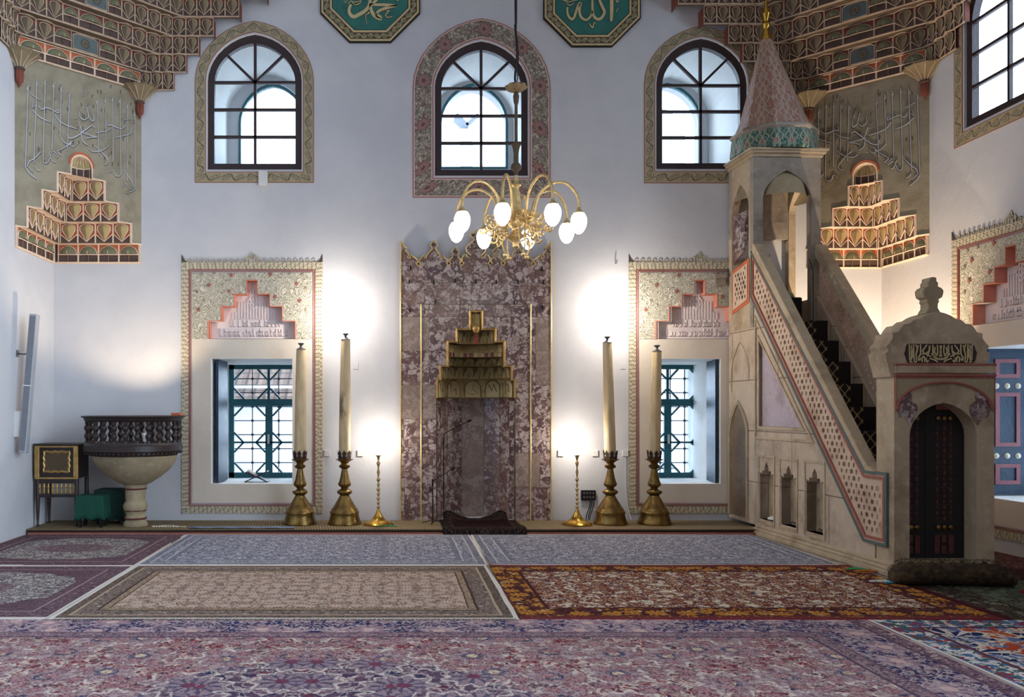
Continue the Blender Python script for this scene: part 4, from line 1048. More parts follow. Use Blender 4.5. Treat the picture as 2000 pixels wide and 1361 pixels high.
m_green = rugmat('olive_red_rug', .98, .96, [
   (.05, C(70, 24, 30), []), (.30, C(72, 64, 52), [('b', 7, .54, C(120, 116, 96)), ('l', 12, .06, C(44, 34, 30))])],
   (C(96, 104, 84), [('b', 6, .55, C(72, 76, 60)), ('l', 14, .05, C(60, 56, 48))]),
   medal=[(.55, .42, .25, C(136, 22, 36), [('l', 16, .05, C(96, 16, 28))])], mirror=False)
m_dark = rugmat('dark_red_rug', 1.0, 1.0, [(.04, C(60, 26, 30), [])], (C(84, 40, 44), [('b', 8, .55, C(56, 34, 36)), ('l', 14, .05, C(110, 84, 76))]))
GR = 'rugs laid edge to edge over the floor'
rug(-2.455, .915, 8.10, 10.07, bluegrey('grey_blue_rug'), 'pale grey-blue rug along the step, left of the mihrab axis', GR, seed=2)
rug(.935, 4.28, 8.10, 10.07, bluegrey('grey_blue_rug'), 'pale grey-blue rug along the step, between mihrab axis and minbar', GR, seed=3)
rug(XL + .04, -2.47, 8.10, 10.06, m_med('mauve_medallion_rug', .96, 0.0), 'mauve rug with pale oval medallion touching the step at far left', GR, seed=4)
rug(XL + .04, -2.47, 5.99, 8.085, m_med('mauve_medallion_rug', .96, -.15), 'mauve rug with cream oval medallion, second row at far left', GR, seed=5)
rug(-2.455, .90, 5.99, 8.085, m_beige, 'beige rug with brown-grey stripes at its border, left of the red one', GR, seed=6)
rug(.915, 4.34, 5.99, 8.085, m_red, 'cream rug with maroon leaves and golden border in front of the minbar side', GR, seed=7, waves=.004)
rug(XL + .04, 3.33, 2.3, 5.975, m_front, 'large blush and crimson floral rug filling the foreground', GR, seed=8, waves=.004)
rug(3.35, XR - .03, 2.9, 5.975, m_orange, 'rust orange rug with white flowered border at lower right', GR, seed=9)
rug(4.36, XR - .03, 5.99, 7.40, m_green, 'olive rug with red centre in front of the minbar door', GR, seed=10)
rug(5.48, XR - .03, 7.42, 10.3, m_dark, 'dark red rug in the passage between minbar and right wall', GR, seed=11)
# fringe of the beige rug on its near edge
fr = MB(); rnd = random.Random(3)
for i in range(420):
    x = -2.40 + i * 3.28 / 420; a = rnd.uniform(-.02, .02); l = rnd.uniform(.03, .055)
    fr.add([(x, 5.99, .020), (x + .006, 5.99, .020), (x + a + .004, 5.99 - l, .018), (x + a, 5.99 - l, .018)], [(0, 1, 2, 3)], 0 if rnd.random() < .6 else 1)
beige = [o for o in COL.objects if o.get('label', '').startswith('beige rug')][0]
fr.build('fringe', ['mq_dark', 'burnt'], beige)
# dark prayer rug lapping from the niche over the step
V = []; prof = [(11.02, .20), (10.92, .15), (10.78, .10), (10.6, .088), (10.3, .086), (10.13, .084), (10.085, .06), (10.075, .03), (10.05, .018)]
mb = MB(); nx = 24; xs0, xs1 = .60, 1.60
for j, (y, z) in enumerate(prof):
    for i in range(nx + 1):
        u = i / nx; e = max(0, 1 - abs(u - .5) * 2.4); zz = z
        if j < 3: zz = .085 + (z - .085) * min(1, (abs(u - .5) * 2) ** 2 * 1.6) * (1 - max(0, abs(u - .5) * 2 - .8) * 2)
        w0 = xs0 + (.05 if j < 4 else 0) * (1); w1 = xs1 - (.12 if j < 4 else 0.0)
        V.append((w0 + (w1 - w0) * u, y, max(.084 if y > 10.1 else .016, zz) + .003 * math.sin(i * 1.7 + j)))
mb.add(V, [(j * (nx + 1) + i, j * (nx + 1) + i + 1, (j + 1) * (nx + 1) + i + 1, (j + 1) * (nx + 1) + i) for j in range(len(prof) - 1) for i in range(nx)], 0, True)
m_pr = rugmat('dark_prayer_rug', .48, .42, [(.10, C(20, 14, 14), [('l', 30, .06, C(58, 46, 40))]), (.02, C(70, 40, 36), []), (.07, C(26, 14, 14), [('f', 30, .6, C(50, 26, 24))])], (C(36, 10, 12), [('l', 12, .05, C(26, 10, 12))]))
o = mb.build('prayer_rug', m_pr, origin=(1.1, 10.5, .084), sharp=60); tag(o, 'dark prayer rug on the step in front of the mihrab niche', 'rug')
s = o.modifiers.new('pile', 'SOLIDIFY'); s.thickness = .012; s.offset = 1

# blue runner cloth lying at the edge of the left mat
def flatcloth(name, x0, x1, y0, y1, z, m, label, cat, wv=.004):
    mb = MB(); nx, ny = 20, 6
    V = [(x0 + (x1 - x0) * i / nx, y0 + (y1 - y0) * j / ny, z + wv * (1 + math.sin(i * 1.3 + j * 2))) for j in range(ny + 1) for i in range(nx + 1)]
    mb.add(V, [(j * (nx + 1) + i, j * (nx + 1) + i + 1, (j + 1) * (nx + 1) + i + 1, (j + 1) * (nx + 1) + i) for j in range(ny) for i in range(nx)], 0, True)
    o = mb.build(name, m, origin=((x0 + x1) / 2, (y0 + y1) / 2, z)); s = o.modifiers.new('t', 'SOLIDIFY'); s.thickness = .005; s.offset = 1
    return tag(o, label, cat)
MAT['blue_cloth'] = worn('slate_blue_cloth', C(104, 122, 150), C(140, 130, 120), 9, .8, 0, .6, .003)
flatcloth('floor_runner', WX(370, 10.2), WX(575, 10.2), 10.14, 10.26, .074, 'blue_cloth', 'narrow slate blue runner at the edge of the step below the left window', 'runner')
# prayer beads left lying about
def beads(cx, cy, z, m, label, r=.09, squash=.35, tassel=True):
    t = thing('prayer_beads', label, 'prayer beads', (cx, cy, z), group='strings of prayer beads')
    mb = MB(); rnd = random.Random(int(cx * 100)); n = 34; pts = []
    for i in range(n):
        a = 2 * PI * i / n; rr = r * (1 + .35 * math.sin(3 * a + cx))
        pts.append((cx + rr * math.cos(a), cy + rr * squash * math.sin(a), z + .008)); mb.sphere(pts[-1], .0085, n=5)
    mb.tube(pts, .002, 4, closed=True); mb.build('bead_loop', m, t)
    if tassel:
        mb = MB(); mb.tube([(cx + r, cy, z + .006), (cx + r * 1.5, cy - .02, z + .006), (cx + r * 1.9, cy - .03, z + .005)], [.004, .006, .01], 5); mb.build('tassel', m, t)
beads(WX(325, 10.3), 10.3, .072, 'ivory', 'cream prayer beads on the mat below the pulpit pedestal', r=.13)
beads(WX(745, 10.35), 10.35, .072, 'jade', 'green prayer beads on the mat left of the mihrab', r=.10)
beads(WX(1695, 7.75), 7.75, .016, 'amber', 'amber prayer beads on the rug by the minbar plinth', r=.07)
beads(WX(1672, 7.85), 7.85, .016, 'jade', 'jade prayer beads beside the amber ones by the minbar plinth', r=.06)
beads(WX(1720, 7.28), 7.28, .016, 'white_plastic', 'white prayer beads on the rug beside the fur roll', r=.07)
beads(WX(1745, 7.22), 7.22, .016, 'blue_cord', 'turquoise corded beads at the left end of the fur roll', r=.05)
# dark furry rug rolled up at the minbar threshold
MAT['fur'] = worn('dark_brown_fur', C(52, 36, 24), C(120, 96, 50), 16, .95, 0, .45, .02)
mb = MB(); V = []; n = 60; k = 14
x0, x1 = WX(1738, 7.25), WX(1985, 7.1)
for i in range(n + 1):
    u = i / n; x = x0 + (x1 - x0) * u; sx = min(1, min(u, 1 - u) * 9) ** .5
    for j in range(k):
        a = 2 * PI * j / k; rr = (.85 + .15 * math.sin(i * .9 + j) * math.sin(j * 2.1 + i * .3)) * (.35 + .65 * sx)
        V.append((x, 7.22 - .08 * u + .17 * rr * math.cos(a), .105 * rr * (1 + math.sin(a)) * .95 + .018))
mb.add(V, [(i * k + j, i * k + (j + 1) % k, (i + 1) * k + (j + 1) % k, (i + 1) * k + j) for i in range(n) for j in range(k)] + [tuple(range(k)), tuple(n * k + j for j in range(k))], 0, True)
rl = thing('rolled_fur_rug', 'dark brown furry rug rolled up on the floor before the minbar door', 'rug', ((x0 + x1) / 2, 7.2, .018))
mb.build('roll', 'fur', rl)
mb = MB()
for i in range(2400):
    i_ = rnd.random(); a = rnd.uniform(-.3, PI + .5); x = x0 + (x1 - x0) * i_; sx = .35 + .65 * min(1, min(i_, 1 - i_) * 9) ** .5
    y = 7.22 - .08 * i_ - .17 * sx * math.cos(a) * .95; z = .10 * sx * (1 + math.sin(a)) + .02; d = rnd.uniform(.012, .03)
    mb.add([(x, y, z), (x + .005, y, z), (x + rnd.uniform(-.012, .012), y - d * math.cos(a), z + d * math.sin(a) * .7)], [(0, 1, 2)], 0 if rnd.random() < .7 else 1)
mb.build('fur_pile', ['burnt', 'lattice_gold'], rl, kind='stuff')
# ================================================================== mihrab
MY = 10.92
PM = lambda a, b, c: (MC + a, MY + c, b)
mih = thing('mihrab', 'tall marble mihrab with gilt stepped niche and crested top between the windows', 'mihrab', (MC, MY, .06))
px = lambda d: d * MY / F
crest = [(0,449),(-3,454),(-8,456),(-11,459),(-8,463),(-4,466),(-5,470),(-13,476),(-20,484),(-18,491),(-10,499),(-12,503),(-17,502),(-19,497),(-24,498),(-27,504),(-28,509),(-32,514),(-28,519),(-24,514),(-28,509),
 (-29,508),(-31,505),(-35,502),(-33,499),(-36,496),(-32,492),(-40,482),(-48,492),(-44,496),(-47,499),(-45,502),(-49,505),(-52,508),(-53,509),(-57,514),(-53,519),(-49,514),(-53,509),
 (-55,507),(-60,504),(-64,499),(-66,504),(-70,503),(-70,497),(-77,488),(-79,485),(-76,480),(-75,477),(-82,470),(-89,477),(-87,481),(-85,486),(-92,493),(-96,498),(-97,504),(-100,504),(-101,498),(-106,503),(-110,508),(-112,510),(-116,515),(-112,520),(-108,515),(-112,510),
 (-114,507),(-119,503),(-123,500),(-127,498),(-129,505),(-133,503),(-131,496),(-137,488),(-134,484),(-142,478),(-147,471)]
def cz(y): return WZ(y, MY)
# profile without the diamond loops for the slab, diamonds are drawn by the gilt bead
slab = [(px(a), cz(b)) for a, b in crest]
def strip_loops(P):
    out = []
    i = 0
    while i < len(P):
        a, b = crest[i]
        if i + 4 < len(P) and crest[i] == crest[i + 4] or (i + 4 < len(crest) and crest[i] == crest[min(i + 4, len(crest) - 1)]):
            out += [P[i]]; i += 5
        else: out.append(P[i]); i += 1
    return out
sl = strip_loops(slab)
WM = px(147); ZB = .065
half = sl + [(-WM, ZB)]
ST2 = [(13.5, 606), (13.5, 641), (39.5, 641), (39.5, 665), (57, 665), (57, 713), (71.5, 713), (71.5, 739.6), (77.5, 739.6), (77.5, 777)]
hole = [(-px(77.5), ZB + .0)] + [(-px(a), cz(b)) for a, b in ST2[::-1]] + [(px(a), cz(b)) for a, b in ST2] + [(px(77.5), ZB)]
outl = [(-a, b) for a, b in sl[::-1][:-1]] 
right_side = [(-a, b) for a, b in sl]            # mirrored
out = [(-WM, ZB)] + sl[::-1] + [(-a, b) for a, b in sl[1:]] + [(WM, ZB)] + hole[::-1]
mb = MB(); mb.plate([out], 0, .06, PM); mb.build('marble_slabs', 'marble', mih)
g = MB(); full = [(px(a), cz(b)) for a, b in crest]
g.tube([PM(a, b, -.006) for a, b in full], .010, 6); g.tube([PM(-a, b, -.006) for a, b in full], .010, 6)
for s in (-1, 1): g.tube([PM(s * WM, cz(471), -.004), PM(s * WM, ZB, -.004)], .010, 6)
g.build('gilt_crest_bead', 'gilt_pale', mih)
for c_ in (-28, -53, -112, 28, 53, 112): dm = MB(); dm.plate([[(px(c_ - 3.4), cz(514)), (px(c_), cz(518)), (px(c_ + 3.4), cz(514)), (px(c_), cz(510))]], -.004, .0, PM); dm.build('dark_lozenge', 'hood_dark', mih)
g = MB(); gw = px(107)
g.tube([PM(-gw, ZB, -.004), PM(-gw, cz(594), -.004), PM(gw, cz(594), -.004), PM(gw, ZB, -.004)], .010, 6)
g.build('gilt_inner_bead', 'gilt_pale', mih)
# stepped gilt frame
g = MB(); S2 = [(-px(a), cz(b)) for a, b in ST2[::-1]] + [(px(a), cz(b)) for a, b in ST2]
def inset(S, d): # move towards inside (down / centre)
    return [(a - math.copysign(d, a), b - (d if i not in (0, len(S) - 1) else 0)) for i, (a, b) in enumerate(S)]
g.band(S2, inset(S2, .024), -.014, .06, PM, 0, closed=False)
g.band(inset(S2, .024), inset(S2, .034), .0, .06, PM, 1, closed=False)
g.tube([PM(a, b, -.016) for a, b in inset(S2, .005)], .008, 6, 0); g.tube([PM(a, b, -.016) for a, b in inset(S2, .021)], .005, 6, 0)
g.build('stepped_gilt_frame', ['gilt', 'hood_dark'], mih)
# polygonal niche
PL = [(-.51, .005), (-.495, .08), (-.34, .30), (-.15, .40), (.15, .40), (.34, .30), (.495, .08), (.51, .005)]
ztop = cz(777)
n = MB()
V = [(MC + a, MY + b, z) for z in (ZB, ztop + .01) for a, b in PL]
L = len(PL); n.add(V, [(i, i + 1, L + i + 1, L + i) for i in range(L - 1)], 0)
n.add([(MC + a, MY + b, ZB) for a, b in PL], [tuple(range(L))], 0)
n.build('niche_panels', 'marble_niche', mih)
for s in (-1, 1): jb = MB(); jb.tube([(MC + s * .505, MY + .03, ZB), (MC + s * .505, MY + .03, ztop)], .007, 6); jb.build('niche_arris', 'hood_dark', mih)
# hood: stack of concave tiers
def ring(sc, dep, m=24):
    P = [(a * sc, b * dep) for a, b in [(-.50, 0.01), (-.485, .08), (-.34, .30), (-.15, .40), (.15, .40), (.34, .30), (.485, .08), (.50, 0.01)]]
    return P
def along(P, t):
    Ls = [math.dist(P[i], P[i + 1]) for i in range(len(P) - 1)]; T_ = sum(Ls) * t
    for i, l in enumerate(Ls):
        if T_ <= l or i == len(Ls) - 1:
            u = min(1, T_ / l); return (P[i][0] + (P[i+1][0] - P[i][0]) * u, P[i][1] + (P[i+1][1] - P[i][1]) * u)
        T_ -= l
tiers = [(777, 739, .98, 1.0, 5, 'c'), (739, 714, .90, .92, 9, 'v'), (714, 697, .80, .80, 7, 'v'), (697, 671, .72, .72, 7, 'w'), (671, 644, .48, .60, 6, 'v')]
hd = MB(); rl_ = MB(); rb = MB()
for (yb, yt, sc, dp, nc, kd) in tiers:
    z0, z1 = cz(yb), cz(yt); P = ring(sc, dp)
    K = 32; A = [along(P, i / K) for i in range(K + 1)]
    V = [(MC + a, MY + .03 + b, z) for z in (z0, z1) for a, b in A]
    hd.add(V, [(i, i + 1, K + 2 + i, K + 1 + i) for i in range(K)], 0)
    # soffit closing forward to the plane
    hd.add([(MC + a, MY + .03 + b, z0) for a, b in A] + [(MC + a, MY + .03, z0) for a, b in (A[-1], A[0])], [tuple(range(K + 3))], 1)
    rl_.tube([(MC + a, MY + .022 + b * .97, z0 + .006) for a, b in A], .009, 6, 0)
    for i in range(nc):
        t0, t1 = i / nc, (i + 1) / nc; tm = (t0 + t1) / 2
        def q(t, z, off): a, b = along(P, t); return (MC + a * (1 - off * .4), MY + .03 + b - off, z)
        h = z1 - z0; w_ = t1 - t0
        if kd == 'v':
            rb.add([q(t0, z1, .004), q(tm, z0 + .02, .02), q(t1, z1, .004), q(tm, z1 - h * .2, .06)], [(0, 1, 3), (0, 3, 2)], 3); rb.add([q(tm, z0 + .02, .02), q(t1, z1, .004), q(tm, z1 - h * .2, .06)], [(0, 1, 2)], 1)  # pale and dark facet colours stand in for lit and shaded folds
            rb.add([q(t0, z0, .002), q(tm - w_ * .28, z0, .03), q(t0, z1 - h * .35, .004)], [(0, 1, 2)], 1)
            rb.tube([q(t0, z0, .012), q(t0, z1, .012)], .006, 5, 3)
            rb.tube([q(t0 + w_ * .1, z0, .02), q(tm, z1 - .02, .035), q(t1 - w_ * .1, z0, .02)], .006, 5, 3)
        elif kd == 'w':
            for a_, b_ in ((.12, .46), (.54, .88)):
                ta, tb = t0 + w_ * a_, t0 + w_ * b_
                rb.add([q(ta, z0 + h * .08, .008), q(tb, z0 + h * .08, .008), q(tb, z0 + h * .4, .008), q(ta, z0 + h * .4, .008)], [(0, 1, 2, 3)], 2 if (i + (a_ > .3)) % 2 else 3)
            rb.tube([q(t0 + w_ * (.5 - .38 * math.cos(PI * j / 8)), z0 + h * (.42 + .5 * math.sin(PI * j / 8)), .015) for j in range(9)], .007, 5, 0)
            rb.tube([q(t0, z0, .012), q(t0, z1, .012)], .008, 5, 0); rb.tube([q(t0, z0 + h * .44, .012), q(tm, z0 + h * .44, .012), q(t1, z0 + h * .44, .012)], .005, 5, 0)
        else:
            pts = [(t0 + w_ * .12, .04), (t0 + w_ * .12, .66), (t0 + w_ * .3, .88), (tm, .96), (t1 - w_ * .3, .88), (t1 - w_ * .12, .66), (t1 - w_ * .12, .04)]
            rb.add([q(a, z0 + h * b, .012) for a, b in pts], [tuple(range(7))], 3)
            rb.tube([q(a, z0 + h * b, .012) for a, b in pts], .006, 5, 1)
            gl = [[(.3, .25), (.45, .75), (.35, .5), (.6, .3), (.7, .7)], [(.35, .8), (.3, .3), (.6, .5), (.65, .2)], [(.25, .3), (.5, .2), (.75, .3), (.5, .5), (.5, .8)], [(.3, .7), (.45, .4), (.55, .75), (.7, .35)], [(.3, .2), (.32, .75), (.5, .7), (.6, .45), (.4, .4), (.7, .3)]][i % 5]
            rb.tube([q(t0 + w_ * a, z0 + h * b, .018) for a, b in gl], .007, 5, 1 if i != 2 else 0)
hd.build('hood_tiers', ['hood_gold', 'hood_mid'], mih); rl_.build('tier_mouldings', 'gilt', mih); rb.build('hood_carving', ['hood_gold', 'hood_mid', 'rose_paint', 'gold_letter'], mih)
# little arched niche on top
t = MB(); w_ = px(13.5) - .03
t.lathe([(w_, cz(644)), (w_, cz(618)), (w_ * .8, cz(613)), (w_ * .4, cz(609.5)), (.002, cz(608.5))], MC, MY + .02, 16, 0, a0=0, a1=PI, flute=lambda a: .10 * abs(math.sin(a * 4)))
t.build('top_niche', 'hood_gold', mih)
# egg pendant
egg = thing('pendant_ornament', 'golden egg pendant with red tassel hanging in the mihrab hood', 'ornament', (MC, MY - .02, cz(641)))
m = MB(); m.sphere((MC, MY - .01, cz(642)), .052, 0, 14, (1, 1, 1.2)); m.build('egg', 'gilt', egg)
m = MB(); m.tube([(MC, MY - .01, cz(635)), (MC, MY - .01, cz(608))], .003, 5); m.build('chain', 'gilt', egg)
m = MB(); m.lathe([(.004, cz(672)), (.016, cz(671)), (.012, cz(660)), (.005, cz(652))], MC, MY - .01, 10); m.build('tassel', 'tassel_red', egg)
# small iron pins on the slabs
for a, y in [(-130, 550), (-82, 551), (0, 550), (40, 551), (82, 550), (132, 551), (-79, 589), (75, 591), (-129, 606), (-40, 548), (130, 600), (-128, 523), (129, 525)]: pn = MB(); pn.box(MC + px(a) - .008, MC + px(a) + .008, MY - .012, MY, cz(y + 4), cz(y - 4)); pn.build('iron_pin', 'black_metal', mih)
for s in (-1, 1): pass

# ================================================================== octagonal calligraphy medallions
def medallion(cx, cyp, hw, label, strokes, ox):
    X0, Z0 = WX(cx, YB - .02), WZ(cyp, YB - .02); R = hw * (YB - .02) / F / math.cos(PI / 8)
    O = lambda r: [(X0 + R * r * math.cos(PI / 8 + i * PI / 4), Z0 + R * r * math.sin(PI / 8 + i * PI / 4)) for i in range(8)]
    t = thing('calligraphy_medallion', label, 'medallion', (X0, YB, Z0), group='octagonal green medallions on the back wall')
    m = MB(); m.plate([O(1.0)], -.035, -.002, PB); m.build('backing', 'near_black', t)
    m = MB(); m.band(O(.975), O(.94), -.042, -.03, PB, 0); m.band(O(.80), O(.765), -.042, -.03, PB, 0); m.build('cream_fillets', 'gold_letter', t)
    m = MB(); m.band(O(.94), O(.80), -.038, -.03, PB, 0); m.build('chain_border', 'chain', t)
    m = MB(); m.plate([O(.75)], -.038, -.03, PB); m.build('green_field', 'medal_green', t)
    m = MB(); m2 = MB()
    for pts, wd in strokes:
        pp = [(WX(ox + a / 8, YB - .03), WZ(b / 8, YB - .03)) for a, b in pts]
        m2.stroke(pp, wd / 8 / 150 + .014, -.041, -.036, PB, 0, taper=.25); m.stroke(pp, wd / 8 / 150 * 1.25, -.048, -.036, PB, 0, taper=.25)
    m.build('gold_lettering', 'gold_letter', t); m2.build('lettering_outline', 'near_black', t)
MAT['medal_green'] = worn('medallion_green', c8(44, 112, 100), c8(34, 92, 88), 6, .6, 0, .8, .001)
medallion(723, -14, 97.5, 'green octagonal medallion with gold calligraphy, left of the two', [
 ([(985,-220),(990,-60),(970,90),(900,180),(800,240),(730,270),(680,240),(655,180),(670,110),(690,80)],44),([(1160,-90),(1090,0),(1010,80)],34),([(1000,82),(1200,85),(1400,95)],36),
 ([(1400,95),(1250,130),(1120,180),(1080,240)],36),([(985,60),(1000,160),(1040,240),(1100,290),(1165,312)],42),([(1070,230),(1110,260),(1165,290)],46),([(1160,-90),(1250,-110),(1330,-60),(1420,20)],26),
 ([(940,230),(960,200),(970,215),(920,240),(915,290),(935,380)],11),([(1235,180),(1285,175),(1240,220),(1225,250),(1260,280),(1330,265)],12),([(700,40),(760,85),(830,50),(850,0)],11),([(600,45),(640,0)],10),([(640,70),(680,30),(720,40),(780,40),(830,20)],11),([(560,0),(610,60)],9)], 600)
medallion(1156, -3, 95, 'green octagonal medallion with gold calligraphy, right of the two', [
 ([(1230,-330),(1232,0),(1232,200),(1225,340)],44),([(1050,-260),(1030,-60),(1050,30),(1090,120),(1120,200),(1080,280),(1020,310),(960,270),(935,180),(932,0),(925,-240)],34),
 ([(935,180),(900,270),(830,320),(760,280),(730,200),(735,110),(750,60),(715,90),(680,180),(650,270),(610,310),(560,260),(540,190),(545,120)],32),
 ([(885,375),(935,440),(955,370),(985,370)],15),([(1330,130),(1310,190)],14),([(1300,10),(1320,40),(1350,0)],14),([(470,10),(560,40),(640,20),(700,5)],11),([(530,60),(580,92),(640,60)],11),([(450,-40),(520,10),(600,-10)],11)], 1040)
# little grey plaque and fittings on the wall
def bx(name, px0, px1, py0, py1, d, m, label, cat, Y=YB, group=None, bev=.003):
    b = MB(); b.box(WX(px0, Y), WX(px1, Y), Y - d, Y - .001, WZ(py1, Y), WZ(py0, Y)); o = b.build(name, m, origin=((WX(px0, Y) + WX(px1, Y)) / 2, Y, (WZ(py0, Y) + WZ(py1, Y)) / 2), bevel=bev)
    return tag(o, label, cat, group)
bx('wall_plaque', 956, 984, 457, 485, .02, 'grey_panel', 'small square grey plaque on the wall right of the mihrab crest', 'plaque')
bx('junction_box', 506, 523, 336, 363, .06, 'white_plastic', 'small pale box fixed under the left upper window', 'box')
for a, l in ((639, 'white wall socket between the two left candlesticks'), (703, 'white wall socket right of the second left candlestick'), (1094, 'white wall socket beside the right edge of the mihrab'), (1161, 'white wall socket left of the right inner candlestick'), (1220, 'white wall socket between the right candlesticks'), (343, 'white wall socket under the balustrade of the pulpit')):
    bx('wall_socket', a - 5, a + 6, 879, 891, .03, 'white_plastic', l, 'socket', group='white wall sockets')
for a, l in ((695, 'faint square cover plate right of the inner left candle'), (1217, 'faint square cover plate right of the inner right candle')):
    bx('cover_plate', a - 5, a + 5, 707, 721, .006, 'plaster', l, 'cover plate', group='square cover plates')
pb = thing('socket_panel', 'black electrical socket panel with cables low on the wall', 'socket panel', (WX(1148, YB), YB, WZ(967, YB)))
m = MB(); m.box(WX(1134, YB), WX(1162, YB), YB - .05, YB - .002, WZ(976, YB), WZ(957, YB)); m.build('housing', 'black_metal', pb, bevel=.004)
for r_, z in enumerate((962, 970)):
    for i in range(4):
        c = WX(1139 + i * 6, YB); m = MB(); m.box(c - .013, c + .013, YB - .056, YB - .048, WZ(z + 2.5, YB), WZ(z - 2.5, YB)); m.build('socket', 'steel_grey', pb)
m = MB()
for i, (a, b) in enumerate(((1150, 1143), (1153, 1147), (1157, 1150))):
    m.tube(catmull([(WX(a, YB), YB - .07, WZ(972, YB)), (WX(a - 1, YB), YB - .09, WZ(985, YB)), (WX(b, YB), YB - .08, WZ(1005, YB)), (WX(b - 2, YB), YB - .1, .08)], 6), .007, 6)
m.build('cables', 'black_metal', pb)
tc_ = MB(); tc_.tube(catmull([(WX(1221, YB), YB - .014, WZ(890, YB)), (WX(1222, YB), YB - .012, WZ(950, YB)), (WX(1226, YB), YB - .014, WZ(990, YB)), (WX(1232, 10.9), 10.88, .085)], 6), .004, 5)
tag(tc_.build('cable', 'white_plastic'), 'thin pale cable running down from the socket beside the right border', 'cable')
bk = MB(); bk.tube([(WX(1202, YB), YB - .001, WZ(515, YB)), (WX(1202, YB), YB - .05, WZ(515, YB)), (WX(1203, YB), YB - .06, WZ(508, YB))], .006, 6)
tag(bk.build('wall_hook', 'steel_grey'), 'tiny metal hook on the bare wall right of the mihrab', 'hook')
# ================================================================== minbar (stone pulpit with stair)
TH = math.radians(2.36); MR = (4.36, 11.0)
mdx, mdy = math.sin(TH), -math.cos(TH); mnx, mny = math.cos(TH), math.sin(TH)
def MP(px, py, x0=0.0):
    """local (v, z) on the plane x = x0 of the minbar, read off the photo"""
    a = (px - CX) / F; t = (MR[0] * mnx + MR[1] * mny + x0) / (a * mnx + mny)
    X, Y = a * t, t
    return ((X - MR[0]) * mdx + (Y - MR[1]) * mdy, H - (py - CY) * t / F)
WD = .90; VE = 3.40; KD = .70       # width, total length, kiosk depth
mroot = thing('minbar', 'tall sandstone minbar with pierced stair rails, kiosk and red carved spire', 'minbar', (MR[0], MR[1] - .02, 0), TH)
SL = lambda a, b, c: (c, -a, b)                     # side planes: a = distance from wall, b = height, c = x
FR = lambda v: (lambda a, b, c: (a, -v + c, b))     # front planes at distance v: a = x, b = z, c = depth
def mbuild(mb, name, mats, bevel=0, parent=mroot, **k): return mb.build(name, mats, parent, local=True, bevel=bevel, **k)
# plinth
m = MB()
for i, (o_, z0, z1) in enumerate(((.06, 0, .05), (.045, .05, .085), (.02, .085, .12))): m.box(-o_, WD + o_, -(VE + o_ * .5), -.78 if i < 3 else 0, z0, z1)
mbuild(m, 'plinth', 'stone_plain', .008)
# side walls with recesses: outline of the flank under the rail
rail_lo = [(0.70, 2.886), (2.988, .286), (3.285, .274)]
flank = [(.72, .11), (.72, 2.88), (.80, 2.80), (2.96, .33), (3.0, .27), (3.12, .27), (3.12, .11)]
tri = [(.858, 2.33), (.858, 1.303), (1.831, 1.303)]
def nich(v0, v1, z0, zt):     # three little niches with stalactite heads
    vm = (v0 + v1) / 2; w = v1 - v0; h = zt - z0
    return [(v0, z0), (v0, zt - .10), (v0 + w * .12, zt - .13), (v0 + w * .2, zt - .075), (v0 + w * .33, zt - .085), (v0 + w * .36, zt - .035), (vm, zt + .02), (v1 - w * .36, zt - .035), (v1 - w * .33, zt - .085), (v1 - w * .2, zt - .075), (v1 - w * .12, zt - .13), (v1, zt - .10), (v1, z0)]
NI = [(.87, 1.19), (1.38, 1.70), (1.92, 2.24)]
def side(x, thick, full):
    m = MB(); holes = [tri[::-1]] + [nich(a, b, .20, .86) for a, b in NI] if full else []
    m.plate([flank] + holes, x, x + thick, SL)
    mbuild(m, 'side_wall', 'stone')
side(0, .10, True); side(WD - .03, -.10, False)
# triangle: recessed lilac marble with moulding
m = MB(); m.plate([tri], .03, .05, SL); mbuild(m, 'lilac_marble_panel', 'lilac_marble')
def off(P, d):
    c = (sum(p[0] for p in P) / len(P), sum(p[1] for p in P) / len(P)); return [(p[0] + (p[0] - c[0]) * d, p[1] + (p[1] - c[1]) * d) for p in P]
m = MB(); m.band(off(tri, .10), off(tri, .0), -.012, .03, SL); mbuild(m, 'triangle_moulding', 'stone_plain')
trb = [(.76, 2.62), (.76, 1.16), (2.06, 1.16)]
m = MB(); m.band(off(trb, .02), off(trb, -.03), -.012, .01, SL); mbuild(m, 'outer_triangle_moulding', 'stone_plain')
for (a, b) in NI:
    m = MB(); m.band(rect(a - .045, b + .045, .15, .96), rect(a - .018, b + .018, .18, .935), -.008, .005, SL); mbuild(m, 'niche_moulding', 'stone_plain')
    m = MB(); m.plate([rect(a - .02, b + .02, .18, .93)], .26, .28, SL); 
    for i in range(2): 
        v = (a, b)[i]; m.add([(.0, -v, .2), (.27, -v, .2), (.27, -v, .93), (.0, -v, .93)], [(0, 1, 2, 3)])
    m.add([(.0, -a, .2), (.27, -a, .2), (.27, -b, .2), (.0, -b, .2)], [(0, 1, 2, 3)]); m.add([(.02, -a, .93), (.27, -a, .93), (.27, -b, .93), (.02, -b, .93)], [(0, 1, 2, 3)])
    # corbel hanging inside
    m.box(.12, .25, -(b - .02), -(b - .15), .72, .80); m.box(.14, .25, -(b - .04), -(b - .13), .66, .72)
    mbuild(m, 'niche_recess', 'stone_font')
